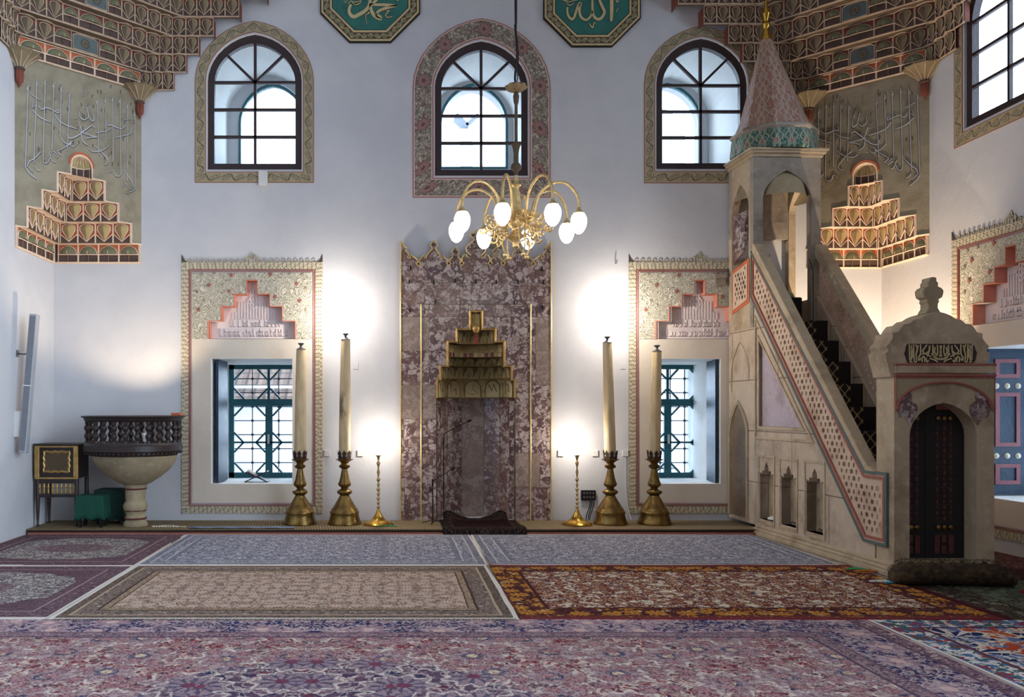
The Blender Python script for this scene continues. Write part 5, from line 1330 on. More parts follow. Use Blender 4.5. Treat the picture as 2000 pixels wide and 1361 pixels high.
# pierced rail
def star(cx, cz, r, rot=0): return [(cx + (r if i % 2 == 0 else r * .56) * math.cos(rot + i * PI / 6), cz + (r if i % 2 == 0 else r * .56) * math.sin(rot + i * PI / 6)) for i in range(12)]
def hexa(cx, cz, r): return [(cx + r * .62 * math.cos(i * PI / 3), cz + r * math.sin(i * PI / 3)) for i in range(6)]
latt = [(.72, 3.33), (.72, 2.90), (2.995, .315), (3.265, .315), (3.265, .865), (2.965, .865)]
def inside(P, x, y):
    r = False; n = len(P)
    for i in range(n):
        (x1, y1), (x2, y2) = P[i], P[(i + 1) % n]
        if (y1 > y) != (y2 > y) and x < (x2 - x1) * (y - y1) / (y2 - y1) + x1: r = not r
    return r
def lattice(P, step=.083):
    hs = []; c = (sum(p[0] for p in P) / len(P), sum(p[1] for p in P) / len(P)); k = 0
    z = min(p[1] for p in P); j = 0
    while z < max(p[1] for p in P):
        v = min(p[0] for p in P) - .5 + (step / 2 if j % 2 else 0); i = 0
        while v < max(p[0] for p in P):
            S = star(v, z, .034, PI / 2) if (i + j) % 3 == 0 else hexa(v, z, .026)
            if all(inside(P, a + da, b + db) for a, b in S for da, db in ((.012, 0), (-.012, 0), (0, .012), (0, -.012))): hs.append(S)
            v += step; i += 1
        z += step * .78; j += 1
    return hs
m = MB(); hs = lattice(latt); m.plate([latt] + [h[::-1] for h in hs], -.005, .055, SL); mbuild(m, 'pierced_rail', 'lattice_stone') if False else None
MAT['lattice_stone'] = m_stone('pierced_pink_stone', c8(202, 176, 152), c8(160, 128, 104), c8(216, 200, 182), 2.0)
mbuild(m, 'pierced_rail', 'lattice_stone')
m = MB(); hs2 = lattice(latt, .083); m.plate([latt] + [h[::-1] for h in hs2], WD - .03, WD - .09, SL); mbuild(m, 'pierced_rail', 'lattice_stone')
# painted mouldings round the rail (red + green)
def offs(P, d):           # offset polygon outward by d
    out = []; n = len(P)
    for i in range(n):
        p0, p1, p2 = Vector(P[i - 1]), Vector(P[i]), Vector(P[(i + 1) % n])
        e1 = (p1 - p0).normalized(); e2 = (p2 - p1).normalized(); n1 = Vector((-e1.y, e1.x)); n2 = Vector((-e2.y, e2.x))
        b = (n1 + n2); b = b / max(.4, b.length_squared / 2) ; q = p1 + b * d * SGN; out.append((q.x, q.y))
    return out
area = sum(latt[i][0] * latt[(i + 1) % 6][1] - latt[(i + 1) % 6][0] * latt[i][1] for i in range(6)); SGN = -1 if area > 0 else 1
m = MB(); m.band(offs(latt, .022), offs(latt, -.004), -.022, .02, SL, 0); mbuild(m, 'red_moulding', 'red_paint')
m = MB(); m.band(offs(latt, .034), offs(latt, .022), -.018, .02, SL, 0); mbuild(m, 'cream_moulding', 'lattice_stone')
m = MB(); m.band(offs(latt, .062), offs(latt, .034), -.026, .02, SL, 0); mbuild(m, 'green_moulding', 'green_grey_paint')
# coping of both rails
def coping(x0, x1):
    P = [(.70, 3.37), (.70, 3.52), (.76, 3.50), (3.02, .97), (3.15, .93), (3.15, .885), (2.97, .89)]
    m = MB(); m.plate([P], x0, x1, SL); mbuild(m, 'rail_coping', 'stone_plain', .01)
coping(-.02, .10); coping(WD - .14, WD - .02)
m = MB(); P = [(2.95, .84), (3.13, .84), (3.13, 1.02), (2.95, 1.0)]
# stairs
ns = 10; m = MB(); cp = MB(); v0, v1, zs1 = .80, 3.12, 2.55
for i in range(ns):
    a1 = v1 - (v1 - v0) * i / ns; a0 = v1 - (v1 - v0) * (i + 1) / ns; z = zs1 * (i + 1) / ns
    m.box(.11, WD - .14, -a1, -a0, .0, z - .012)
    cp.box(.13, WD - .17, -a1 - .012, -a0 - .012 if i < ns - 1 else -.1, z - .012, z); cp.box(.13, WD - .17, -a1 - .012, -a1, z - zs1 / ns, z)
mbuild(m, 'stair_steps', 'stone_plain')
def m_carpet():
    mm = begin('dark_stair_runner'); v, x, y, z = Coord(); s = y + z
    a = x / .105; b = (z - y) / .13
    f = Abs(Frac(a) - .5); w1 = .25 + .2 * Sin(b * 2 * PI); og = 1 - Step(Abs(f - w1), .05, .10); fr_ = (Abs(x - .43) < .16)
    c = Mix(c8(20, 16, 16), c8(52, 26, 26), Noise(v, 20, 2) * .5)
    return finish(mm, Mix(c, c8(160, 138, 90), og * .9 * fr_), .95, bump=Noise(v, 100, 2), bd=.003)
MAT['runner'] = m_carpet()
mbuild(cp, 'stair_runner', 'runner')
m = MB(); m.box(.0, WD - .03, -.80, -.02, .11, 2.50); mbuild(m, 'kiosk_base', 'stone')   # solid base of the kiosk
# blind pointed niche in the base
nb = arch(.30, .225, .16, 1.20, 1.57, 12, .5)
m = MB(); m.band([(a + (a - .30) * .22, b + (.05 if b > .3 else 0)) for a, b in nb], nb, -.015, .02, SL, closed=False)
mbuild(m, 'pointed_niche_frame', 'stone_font')
m = MB(); m.plate([nb], -.004, .001, SL); mbuild(m, 'pointed_niche', 'hollow_stone') if False else None
m = MB(); m.plate([nb], -.006, .0, SL); MAT['hollow_stone'] = m_stone('shaded_hollow_stone', c8(120, 98, 76), c8(84, 66, 52), c8(150, 128, 104), 2.2); mbuild(m, 'pointed_niche', 'hollow_stone')  # flat darker plate paints the shade of a hollow niche
m = MB(); na = arch(.35, .24, 1.72, 2.0, 2.35, 12, .5); m.tube([SL(a, b, -.004) for a, b in na[:-1]], .008, 5); mbuild(m, 'incised_pointed_arch', 'stone_plain')
# kiosk: four pillars, arches on four sides, cornice
KZ0, KZ1, KT = 2.50, 3.62, 4.60
KX1 = WD - .06
# front face with arch (v = KD)
aw = .30; kc = KX1 / 2
fo = arch(kc + .0, aw, KZ0 + .0, 4.08, 4.42, 14, .35)
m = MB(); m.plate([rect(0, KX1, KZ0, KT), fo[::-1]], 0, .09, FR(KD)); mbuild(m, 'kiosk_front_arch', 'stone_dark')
sa = arch(KD / 2 - .01, .235, KZ0 + .36, 4.02, 4.34, 14, .5)
for x, t in ((0.001, .09), (KX1 - .001, -.09)):
    m = MB(); m.plate([rect(.02, KD - .001, KZ0, KT), sa[::-1]], x, x + t, SL); mbuild(m, 'kiosk_side_arch', 'stone_plain')
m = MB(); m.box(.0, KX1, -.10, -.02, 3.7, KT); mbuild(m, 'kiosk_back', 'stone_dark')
# interior ribbed vault
m = MB(); m.lathe([(.40, 4.12), (.36, 4.30), (.24, 4.44), (.02, 4.50)], kc, -KD / 2, 32, 0, a1=2 * PI - .001, flute=lambda a: .16 * abs(math.cos(a * 2))); mbuild(m, 'kiosk_vault', 'stone_font')
# breccia panel and gilded lattice panel on the side
m = MB(); m.plate([[(.10, 3.36), (.10, 3.98), (.47, 3.98), (.40, 3.50)]], .02, .05, SL); mbuild(m, 'breccia_infill', 'marble')
kl = [(.13, 2.72), (.13, 3.27), (.60, 3.37), (.60, 2.82)]
hk = lattice([(.18, 2.79), (.18, 3.23), (.56, 3.31), (.56, 2.86)], .075)
m = MB(); m.plate([kl], -.006, .0, SL); mbuild(m, 'salmon_panel', 'mq_orange')
kin = [(.17, 2.77), (.17, 3.23), (.56, 3.31), (.56, 2.86)]
m = MB(); m.plate([kin] + [h[::-1] for h in hk], -.014, -.005, SL); mbuild(m, 'kiosk_lattice', 'lattice_stone')
m = MB(); m.plate([kin], -.0075, -.0062, SL); mbuild(m, 'kiosk_lattice_ground', 'burnt')
m = MB()
for o_, z0, z1 in ((.02, KT - .02, KT + .02), (.05, KT + .02, KT + .05), (.07, KT + .05, KT + .075)): m.box(-o_, KX1 + o_, -(KD + o_), -.02, z0, z1)
mbuild(m, 'kiosk_cornice', 'stone_plain', .004)
m = MB()
for z in (3.45, 2.52): m.box(-.012, KX1 + .012, -(KD + .012), -.03, z - .0, z + .0) if False else None
# drum + spire (octagonal)
def octa(mb, prof, cx, cy, z0, lean, m=0, n=8):
    V = []; U = []
    for (r, z) in prof:
        for k in range(n + 1):
            a = PI / 8 + k * 2 * PI / n; lx = lean(z)
            V.append((cx + r * math.cos(a) + lx, cy + r * math.sin(a) * .92, z0 + z)); 
    for i in range(len(prof) - 1):
        for k in range(n):
            q = [i * (n + 1) + k, i * (n + 1) + k + 1, (i + 1) * (n + 1) + k + 1, (i + 1) * (n + 1) + k]
            r0, r1 = prof[i][0], prof[i + 1][0]; s0, s1 = r0 * .765, r1 * .765
            uv = [(-s0 / 2 + k * .4, prof[i][1]), (s0 / 2 + k * .4, prof[i][1]), (s1 / 2 + k * .4, prof[i + 1][1]), (-s1 / 2 + k * .4, prof[i + 1][1])]
            mb.add([V[j] for j in q], [(0, 1, 2, 3)], m, uv=uv)
DR = .535; kcx, kcy = kc, -KD / 2 - .02
lean = lambda z: -.10 * z / 1.2
m = MB(); octa(m, [(.50, 0), (DR * .98, .02), (DR * .95, .20), (DR * .93, .245)], kcx, kcy, KT + .075, lambda z: 0); mbuild(m, 'carved_drum', 'drum_green')
m = MB(); octa(m, [(DR * .92, .235), (DR * .98, .26), (DR * .98, .29), (DR * .90, .31), (DR * .2, .32)], kcx, kcy, KT + .075, lambda z: 0); mbuild(m, 'drum_moulding', 'stone_dark')
ZS = KT + .38
m = MB(); octa(m, [(.47, 0), (.40, .14), (.33, .35), (.24, .62), (.16, .86), (.085, 1.10), (.06, 1.22)], kcx, kcy, ZS, lean); mbuild(m, 'carved_spire', 'spire_red')
m = MB(); tx = kcx + lean(1.22)
m.lathe([(.075, 0), (.07, .02), (.045, .10), (.03, .14), (.05, .17), (.055, .20), (.03, .24), (.045, .29), (.06, .33), (.045, .38), (.02, .42), (.015, .50), (.03, .54), (.02, .58), (.10, .74), (.11, .82), (.06, .95), (.01, 1.0)], tx, kcy, 20, 0, z0=ZS + 1.16)
mbuild(m, 'gilt_finial', 'brass_bright')
# ---------------- portal
PV0, PV1 = VE - .27, VE; PX1 = .93
dcx = (PX1) / 2 - .03
def FP(px, py): v = ray(px, py, (*(mroot_w(.0, -PV1)),0), (mdx, mdy, 0)); return v
def mroot_w(x, y): return (MR[0] + x * math.cos(TH) - y * math.sin(TH), MR[1] - .02 + x * math.sin(TH) + y * math.cos(TH))
def PF(px, py):
    p0 = mroot_w(0, -PV1); v = ray(px, py, (p0[0], p0[1], 0), (mdx, mdy, 0))
    dx, dy = v.x - MR[0], v.y - (MR[1] - .02); return (dx * mnx + dy * mny, v.z)
dl, dr_, dtop, dspr = PF(1777, 900)[0], PF(1908, 900)[0], PF(1840, 787)[1], PF(1840, 850)[1]
dc = (dl + dr_) / 2; dh = (dr_ - dl) / 2
do = arch(dc, dh, .13, dspr, dtop, 16, .12)
fo = [PF(a, b) for a, b in [(1740, 736), (1731, 700), (1729, 690), (1736, 684), (1731, 676), (1738, 668), (1744, 660), (1744, 650), (1755, 648), (1760, 640), (1766, 633), (1778, 631), (1786, 624), (1797, 622), (1806, 616), (1816, 612)]]
cxp = PF(1832, 700)[0]
fo2 = [(2 * cxp - a, b) for a, b in fo[::-1]]
outl = [(0.0, .11), (0.0, fo[0][1])] + fo + [(cxp, fo[-1][1] + .02)] + fo2 + [(PX1, fo[0][1]), (PX1, .11)]
m = MB(); m.plate([outl, do[::-1]], 0, .26, FR(PV1)); mbuild(m, 'portal', 'stone_plain', .004)
m = MB()
for p in [(0, 0)]: pass
fin_ = [(.02, 0), (.075, .0), (.06, .03), (.045, .05), (.045, .09), (.06, .11), (.05, .13), (.085, .15), (.095, .18), (.10, .21), (.08, .235), (.045, .25), (.05, .28), (.03, .30), (.035, .325), (.0, .335)]
zf = fo[-1][1] + .005
P = [(cxp + a, zf + b) for a, b in fin_[1:]] + [(cxp - a, zf + b) for a, b in fin_[1:-1][::-1]]
m.plate([P], .06, .18, FR(PV1)); mbuild(m, 'crest_finial', 'stone_font', .012)
zb1, zb2, zb3 = PF(1840, 712)[1], PF(1840, 733)[1], PF(1840, 738)[1]
m = MB(); m.box(.0, PX1 - .0, -(PV1 + .02), -PV1, zb2 + .02, zb1 + .0); mbuild(m, 'band', 'stone_plain', .004)
for z in (zb1, zb2):
    m = MB(); m.tube([(-.004, -(PV1 + .018), z), (PX1, -(PV1 + .018), z)], .011, 8); mbuild(m, 'red_moulding', 'red_paint')
# arch surround: red extrados line, spandrel, breccia springers
ex = arch(dc + .0, .425, PF(1740, 800)[1], PF(1740, 800)[1], PF(1840, 746)[1], 20, .05)[1:-1]
ex = arch(.455, .44, 1.50, 1.50, PF(1840, 746)[1], 20, .0)[1:-1]
m = MB(); sp_ = [(.01, 1.50), (.01, zb2 - .03), (.90, zb2 - .03), (.90, 1.50)]
m.plate([[(.01, 1.50), (.01, zb2 - .02), (.92, zb2 - .02), (.92, 1.50)] + ex[::-1]], -.012, .0, FR(PV1)); mbuild(m, 'spandrel', 'stone_font')
m = MB(); m.tube([(a, -(PV1 + .016), b) for a, b in ex], .012, 6); mbuild(m, 'red_arch_moulding', 'red_paint')
m = MB(); m.tube([(.008, -(PV1 + .012), 1.49), (.008, -(PV1 + .012), zb2 - .02), (.922, -(PV1 + .012), zb2 - .02), (.922, -(PV1 + .012), 1.49)], .009, 6); mbuild(m, 'red_frame_moulding', 'red_paint')
for s in (-1, 1):
    c = .455 + s * .33; B = [(c - .085, 1.43), (c - .10, 1.52), (c - .06, 1.62), (c - .0, 1.68), (c + .04, 1.63), (c + .03, 1.58), (c + .085, 1.54), (c + .09, 1.48), (c + .05, 1.40), (c + .01, 1.36), (c - .03, 1.44)]
    if s > 0: B = [(2 * c - a, b) for a, b in B]
    m = MB(); m.plate([B], -.006, .001, FR(PV1)); mbuild(m, 'breccia_springer', 'marble')
# door
dz1 = dtop - .02
m = MB(); m.plate([arch(dc, dh + .01, .12, dspr, dtop + .01, 14, .12)], .16, .20, FR(PV1)); door = mbuild(m, 'door', 'near_black')
m = MB(); m.box(dl - .02, dr_ + .02, -(PV1 + .03), -(PV1 - .26), .10, .135); mbuild(m, 'threshold', 'stone_font', .01)
m = MB(); m.box(dc - .06, dc + .02, -(PV1 - .155), -(PV1 - .16), .14, dtop - .05); mbuild(m, 'door_stile', 'near_black', parent=door)
def pnl(x0, x1, z0, z1, mt, nm):
    m = MB(); m.plate([rect(x0, x1, z0, z1)], .150, .161, FR(PV1)); mbuild(m, nm, mt, parent=door)
for (xa, xb) in ((dl + .02, dl + .20), (dc + .02, dr_ - .10)):
    pnl(xa + .02, xb - .02, 1.50, 1.63, 'red_paint', 'red_panel')
    for i in range(3):
        for z in (1.42, .42):
            m = MB(); m.lathe([(.024, 0), (.022, .01), (.01, .016)], 0, 0, 12, 0); m.v = [(xa + (xb - xa) * (.2 + .3 * i) + a, -(PV1 - .150) - c, z + b) for a, b, c in m.v]; mbuild(m, 'ivory_stud', 'brass_old', parent=door)
    m = MB(); nx = 3; z = .50; r_ = 0
    while z < 1.36:
        for i in range(nx):
            x = xa + (xb - xa) * (i + .5) / nx + (0 if r_ % 2 else (xb - xa) / nx * .1); s = .018 if (i + r_) % 2 else .012
            if x + s < xb - .006: m.plate([[(x, z + s * 1.3), (x + s, z), (x, z - s * 1.3), (x - s, z)]], .156, .161, FR(PV1))
        z += .052; r_ += 1
    for i in range(nx):
        x = xa + (xb - xa) * (i + .5) / nx + (xb - xa) / nx * .05; m.plate([rect(x - .002, x + .002, .47, 1.40)], .158, .161, FR(PV1))
    for z_ in [.47 + .052 * q_ for q_ in range(0, 18, 3)]: m.plate([rect(xa + .02, xb - .02, z_ - .002, z_ + .002)], .158, .161, FR(PV1))
    mbuild(m, 'inlaid_stars', 'red_dim', parent=door) if 'red_dim' in MAT else None
    for k_, (a, b, c, d) in enumerate(((0, .3, 0, 1), (.36, .64, .0, .45), (.36, .64, .55, 1), (.7, 1, 0, 1))):
        pnl(xa + (xb - xa) * a + .005, xa + (xb - xa) * b - .005, .18 + .18 * c, .18 + .18 * d - .01, 'rose_dim' if 'rose_dim' in MAT else 'rose_paint', 'key_pattern_panel')
# calligraphy cartouche
def PFz(x, y): return PF(1750 + x / 9.524, 640 + y / 9.524)
m = MB(); ca = [PFz(a, b) for a, b in [(210, 300), (185, 340), (175, 420), (150, 480), (170, 530), (190, 600), (220, 655), (1400, 655), (1460, 620), (1480, 540), (1495, 470), (1470, 420), (1450, 340), (1400, 300)]]
m.plate([ca], -.008, .0, FR(PV1)); cart = mbuild(m, 'inscription_cartouche', 'burnt')
m = MB()
ls = [[(230, 310), (240, 600)], [(270, 320), (270, 560), (250, 630), (290, 640)], [(310, 310), (320, 600), (350, 640), (380, 600)], [(350, 310), (380, 400), (360, 480), (360, 600)], [(440, 310), (440, 480), (400, 560), (420, 610), (440, 560)], [(250, 360), (300, 440), (290, 560)],
      [(400, 330), (370, 400)], [(560, 320), (480, 440), (560, 500), (640, 540)], [(460, 490), (540, 480), (600, 430)], [(470, 640), (470, 560), (510, 540), (520, 640)], [(540, 560), (560, 640), (590, 600)], [(610, 330), (600, 430), (570, 540)],
      [(670, 320), (680, 520), (760, 590), (820, 560)], [(710, 360), (700, 460), (740, 500), (760, 450), (750, 320)], [(800, 330), (820, 460), (790, 540)], [(610, 570), (700, 600), (760, 640)], [(640, 480), (700, 540), (820, 600)], [(730, 480), (720, 510), (750, 520)]]
for l in ls:
    for mir in (0, 1):
        pp = [PFz(1630 - a, b) if mir else PFz(a, b) for a, b in l]; m.stroke(pp, .011, -.014, -.007, FR(PV1), n=4, taper=.6)
mbuild(m, 'gold_inscription', 'gold_letter', parent=cart)

# things lying in / on the minbar
def mw(x, v, z): a = mroot_w(x, -v); return (a[0], a[1], z)
m = MB(); V = []
for j in range(9):
    for i in range(13):
        u, w_ = i / 12, j / 8; x = .14 + .42 * u; v = .66 + .14 * w_; z = 2.95 - .02 * math.sin(w_ * 5) - (.0 if u < .75 else (u - .75) * 1.0) - .10 * w_ ** 3 + .01 * math.sin(i * 1.3)
        V.append(mw(x, v, z))
m.add(V, [(j * 13 + i, j * 13 + i + 1, (j + 1) * 13 + i + 1, (j + 1) * 13 + i) for j in range(8) for i in range(12)], 0, True)
o = m.build('draped_cloth', 'pale_green_cloth', origin=mw(.35, .72, 2.9)); tag(o, 'pale green cloth draped over the seat at the top of the minbar stair', 'cloth'); s = o.modifiers.new('t', 'SOLIDIFY'); s.thickness = .01
m = MB(); m.box(.14, .56, -.80, -.62, 2.55, 2.86); m.v = [mw(a, -b, c) for a, b, c in m.v]
tag(m.build('preacher_seat', 'black_cloth', origin=mw(.35, .7, 2.55), bevel=.02), 'low black seat under the green cloth atop the minbar stair', 'seat')
# hanging glass lamp over the stair
lx = ray(1588, 690, (*mw(.45, 0, 0)[:2], 0), (mnx, mny, 0)); hl_ = thing('hanging_lamp', 'small glass lamp hanging on a cord over the minbar stair', 'lamp', lx)
m = MB(); m.tube([(lx.x, lx.y, lx.z + .06), (lx.x, lx.y, lx.z + .95), (lx.x - .02, lx.y + .05, lx.z + 1.1)], .005, 5); m.build('cord', 'black_metal', hl_)
m = MB(); m.lathe([(.02, .06), (.028, .05), (.03, -.05), (.022, -.07)], lx.x, lx.y, 14, 0, z0=lx.z); m.build('glass_body', 'steel_grey', hl_)
m = MB(); m.lathe([(.024, .10), (.03, .06), (.02, .055)], lx.x, lx.y, 14, 0, z0=lx.z); m.build('cap', 'wax_cap', hl_)
# small objects in the three niches
m = MB(); a = mw(.12, 1.03, .212); m.sphere(a, .10, sc=(1, 1.1, .35), n=10); o = m.build('folded_cloth', 'white_plastic', origin=a); tag(o, 'white folded cloth lying in the niche nearest the back wall', 'cloth')
def glasses(x, v, z, label):
    t = thing('eyeglasses', label, 'eyeglasses', mw(x, v, z), group='glasses left in the minbar niches'); 
    for s in (-1, 1):
        m = MB(); c = mw(x, v + s * .03, z + .022); m.tube([(c[0], c[1] + .025 * math.cos(i * PI / 5), c[2] + .02 * math.sin(i * PI / 5)) for i in range(10)], .003, 5, closed=True); m.build('lens_rim', 'black_metal', t)
        m = MB(); m.tube([mw(x, v + s * .055, z + .03), mw(x + .10, v + s * .05, z + .01)], .003, 5); m.build('temple', 'black_metal', t)
glasses(.06, 1.54, .205, 'dark eyeglasses lying in the middle niche of the minbar side'); glasses(.06, 2.10, .205, 'dark eyeglasses lying in the niche nearest the minbar door')
# blue shutter of the right window and the ones in the back windows
def shutter(place, w, z0, z1, label, c0=0.0, knobs=True, group=None, origin=None):
    t = thing('window_shutter', label, 'shutter', origin, group=group)
    m = MB(); m.plate([rect(0, w, z0, z1)], c0, c0 + .035, place); m.build('leaf', 'navy_paint', t)
    H_ = z1 - z0; rows = [(.04, .28), (.37, .76), (.85, .97)]
    rows = [(.07, .21), (.33, .70), (.80, .93)] if knobs else [(.05, .18), (.32, .68), (.78, .94)]
    for a, b in rows:
        m = MB(); m.band(rect(w * .16, w * .80, z0 + H_ * a, z0 + H_ * b), rect(w * .27, w * .70, z0 + H_ * a + w * .10, z0 + H_ * b - w * .10), c0 - .014, c0, place); m.build('panel_moulding', 'rose_paint' if knobs else 'navy_paint', t)
    for zz in (.265, .745):
        for i in range(3):
            m = MB(); m.lathe([(.0, .02), (.012, .018), (.02, .01), (.03, .006), (.032, .0)], 0, 0, 14); cx, cz_ = w * (.2 + .28 * i), z0 + H_ * zz
            sc = 1 if knobs else .7
            m.v = [place(cx + a * sc, cz_ + b * sc, c0 - c) for a, b, c in m.v]; m.build('rosette_knob', 'ivory' if knobs else 'navy_paint', t)
    return t
SY = 9.17
shutter(lambda a, b, c: (XR + .10 + a, SY + c, b), .42, .58, 2.16, 'dark blue shutter with pinkish mouldings and ivory studs right of the minbar door', origin=(XR + .1, SY, .58))
shutter(lambda a, b, c: (XR + .545 + a, SY + c, b), .40, .58, 2.16, 'plain edge leaf of the dark blue shutter at the photo margin', origin=(XR + .545, SY, .58))
shutter(lambda a, b, c: (LOWL[0] + .055 + c + a * .04, YB + .04 + a, b), .50, .545, 2.15, 'narrow blue folded shutter in the left window recess', knobs=False, origin=(LOWL[0] + .05, YB + .04, .545))
shutter(lambda a, b, c: (LOWR[1] - .02 - c + a * .12, YB + .04 + a, b), .50, .545, 2.15, 'narrow blue folded shutter in the recess of the window beside the minbar', knobs=False, origin=(LOWR[1] - .02, YB + .04, .545))
# stone capital fragment next to the kiosk
m = MB(); xq, zq = WX(1406, 10.9), WZ(548, 10.9)
for i, (w_, z0, z1) in enumerate(((.13, .06, .09), (.11, .035, .06), (.09, .0, .035), (.10, -.03, .0), (.08, -.06, -.03))): m.box(xq - w_ / 2, xq + .09, 10.93 - .04 * (i < 2), 10.985, zq + z0, zq + z1)
tag(m.build('capital_fragment', 'stone_dark', bevel=.006), 'small carved capital jutting out left of the minbar kiosk', 'stone capital')
# ================================================================== big brass candlesticks with tall candles
S_ = 1 / 3.58 / 156
prof_px = [(0, 0), (117, 0), (119, 6), (112, 22), (103, 50), (99, 68), (103, 78), (101, 90), (94, 95), (92, 104), (78, 122), (64, 145), (50, 168), (40, 186), (33, 196), (34, 203), (46, 210), (53, 218), (54, 226), (46, 236), (30, 243), (24, 250), (27, 256), (40, 264), (46, 274), (45, 284), (38, 298), (32, 320), (27, 345), (22, 372), (20, 384), (34, 392), (39, 400), (38, 408), (28, 414), (24, 422), (30, 430), (44, 440), (60, 448), (63, 452), (60, 454), (30, 448), (0, 446)]
PR = [(max(r * S_, .0001), z * S_) for r, z in prof_px]
def candlestick(x, y, label):
    t = thing('brass_candlestick', label, 'candlestick', (x, y, .072), group='large brass candlesticks on the step')
    for nm, a, b in (('bell_base', 0, 15), ('knopped_stem', 14, 33), ('drip_pan', 32, 42)):
        m = MB(); m.lathe(PR[a:b + 1], x, y, 40, 0, z0=.072); m.build(nm, 'brass_old', t, sharp=50)
    m = MB()
    for z in (8, 60, 92, 100): pass
    for i in range(8):
        a = 2 * PI * i / 8; R = .066; c, s = math.cos(a), math.sin(a)
        leaf = [(-.022, 0), (-.03, .035), (-.016, .055), (-.026, .085), (0, .125), (.026, .085), (.016, .055), (.03, .035), (.022, 0)]
        pl = lambda p, q, d, a=a: (x + (R + d + .02 * (q / .125)) * math.cos(a) - p * math.sin(a), y + (R + d + .02 * (q / .125)) * math.sin(a) + p * math.cos(a), .072 + 446 * S_ + q)
        m = MB(); m.plate([leaf], .004, .008, pl); m.build('crown_leaf', 'burnt', t)
    return t
def candle(x, y, h, r0, r1, lean, label, soot=0):
    z0 = .072 + 449 * S_ + .004
    t = thing('wax_candle', label, 'candle', (x, y, z0), group='tall wax candles in the brass candlesticks')
    mt = 'wax_' + str(int(soot * 10)); 
    if mt not in MAT:
        mm = begin(mt); v, X, Y, Z = Coord()
        c = Mix(c8(208, 186, 146), c8(186, 158, 112), Step(Noise(Vec(X * 3, Y * 3, Z * .6), 6, 4), .4, .65) * .7)
        c = Mix(c, c8(128, 108, 76), Step(Noise(Vec(X * 4, Y, Z), 24, 3), .64, .74) * .5)
        if soot: c = Mix(c, c8(84, 70, 52), (1 - Step(Abs(Z - .72 + Noise(v, 9, 3) * .1), .05, .22)) * Step(Noise(Vec(X * 2, Y, Z * .5), 12, 3) - X * 4, .48, .66) * .8)
        MAT[mt] = finish(mm, c, .5, bump=Noise(v, 12, 3), bd=.004, **{'Subsurface Weight': .08, 'Subsurface Radius': (.02, .012, .006)})
    L = lambda z: (lean * z / h, 0)
    m = MB(); m.lathe([(.0001, 0), (r0 * .95, 0), (r0, .04), (r0 * 1.0, h * .2), ((r0 + r1) / 2 * 1.03, h * .55), (r1, h - .02), (r1 * .97, h), (.0001, h)], x, y, 28, 0, z0=z0, lean=L, flute=lambda a: .03 * math.sin(a * 6))
    m.build('wax_shaft', mt, t, sharp=50)
    m = MB(); xt = x + lean; m.lathe([(r1 * 1.04, 0), (r1 * 1.02, .006), (.02, .03), (.012, .045), (.018, .055), (.036, .07), (.04, .078), (.03, .084), (.002, .086)], xt, y, 20, 0, z0=z0 + h + .001); m.build('metal_cap', 'steel_grey', t)
    return t
CY1 = 10.58
for (pxb, pyt, pxt, lab, lab2, st) in ((586, 683, 588, 'outermost left', 'leftmost tall candle, before the left window edge', 0), (673, 664, 675, 'second from the left, near the mihrab', 'tall candle with a sooty stain, second from left', 1),
                                        (1192, 670, 1186, 'inner one right of the mihrab', 'tall candle leaning left, inner one right of the mihrab', 0), (1278, 687, 1283, 'rightmost, beside the right window', 'rightmost tall candle, before the right window edge', 0)):
    x = WX(pxb, CY1); candlestick(x, CY1, 'large brass candlestick with bell base, ' + lab)
    z0 = .072 + 449 * S_ + .004; h = WZ(pyt, CY1) - z0
    candle(x, CY1, h, .073, .058, WX(pxt, CY1) - x, lab2, st)
# small twisted candlesticks
def small_stick(x, y, label):
    t = thing('small_candlestick', label, 'candlestick', (x, y, .072), group='slender brass candlesticks beside the mihrab')
    m = MB(); m.lathe([(.0001, 0), (.185, 0), (.188, .012), (.17, .03), (.12, .05), (.085, .07), (.06, .10), (.03, .15), (.018, .19)], x, y, 36, 0, z0=.072); m.build('round_foot', 'brass_bright', t, sharp=50)
    pr = [(.014, .185)]
    z = .19
    for k, (r, dz) in enumerate(((.024, .05), (.022, .055), (.024, .055), (.021, .055), (.026, .06), (.02, .06), (.028, .06), (.02, .12), (.024, .10))):
        pr += [(.009, z + dz * .1), (r * .7, z + dz * .4), (r, z + dz * .55), (r * .6, z + dz * .8)]; z += dz
    m = MB(); m.lathe(pr + [(.008, z)], x, y, 18, 0, z0=.072, flute=lambda a: .12 * math.sin(a * 4)); m.build('twisted_stem', 'brass_pale', t, sharp=60)
    m = MB(); m.lathe([(.01, z - .002), (.016, z + .02), (.02, z + .04), (.038, z + .055), (.036, z + .06), (.014, z + .052)], x, y, 20, 0, z0=.072); m.build('socket_cup', 'brass_pale', t)
small_stick(WX(739, 10.5), 10.5, 'slender brass candlestick with twisted stem left of the mihrab')
small_stick(WX(1127, 10.5), 10.5, 'slender brass candlestick with twisted stem right of the mihrab')

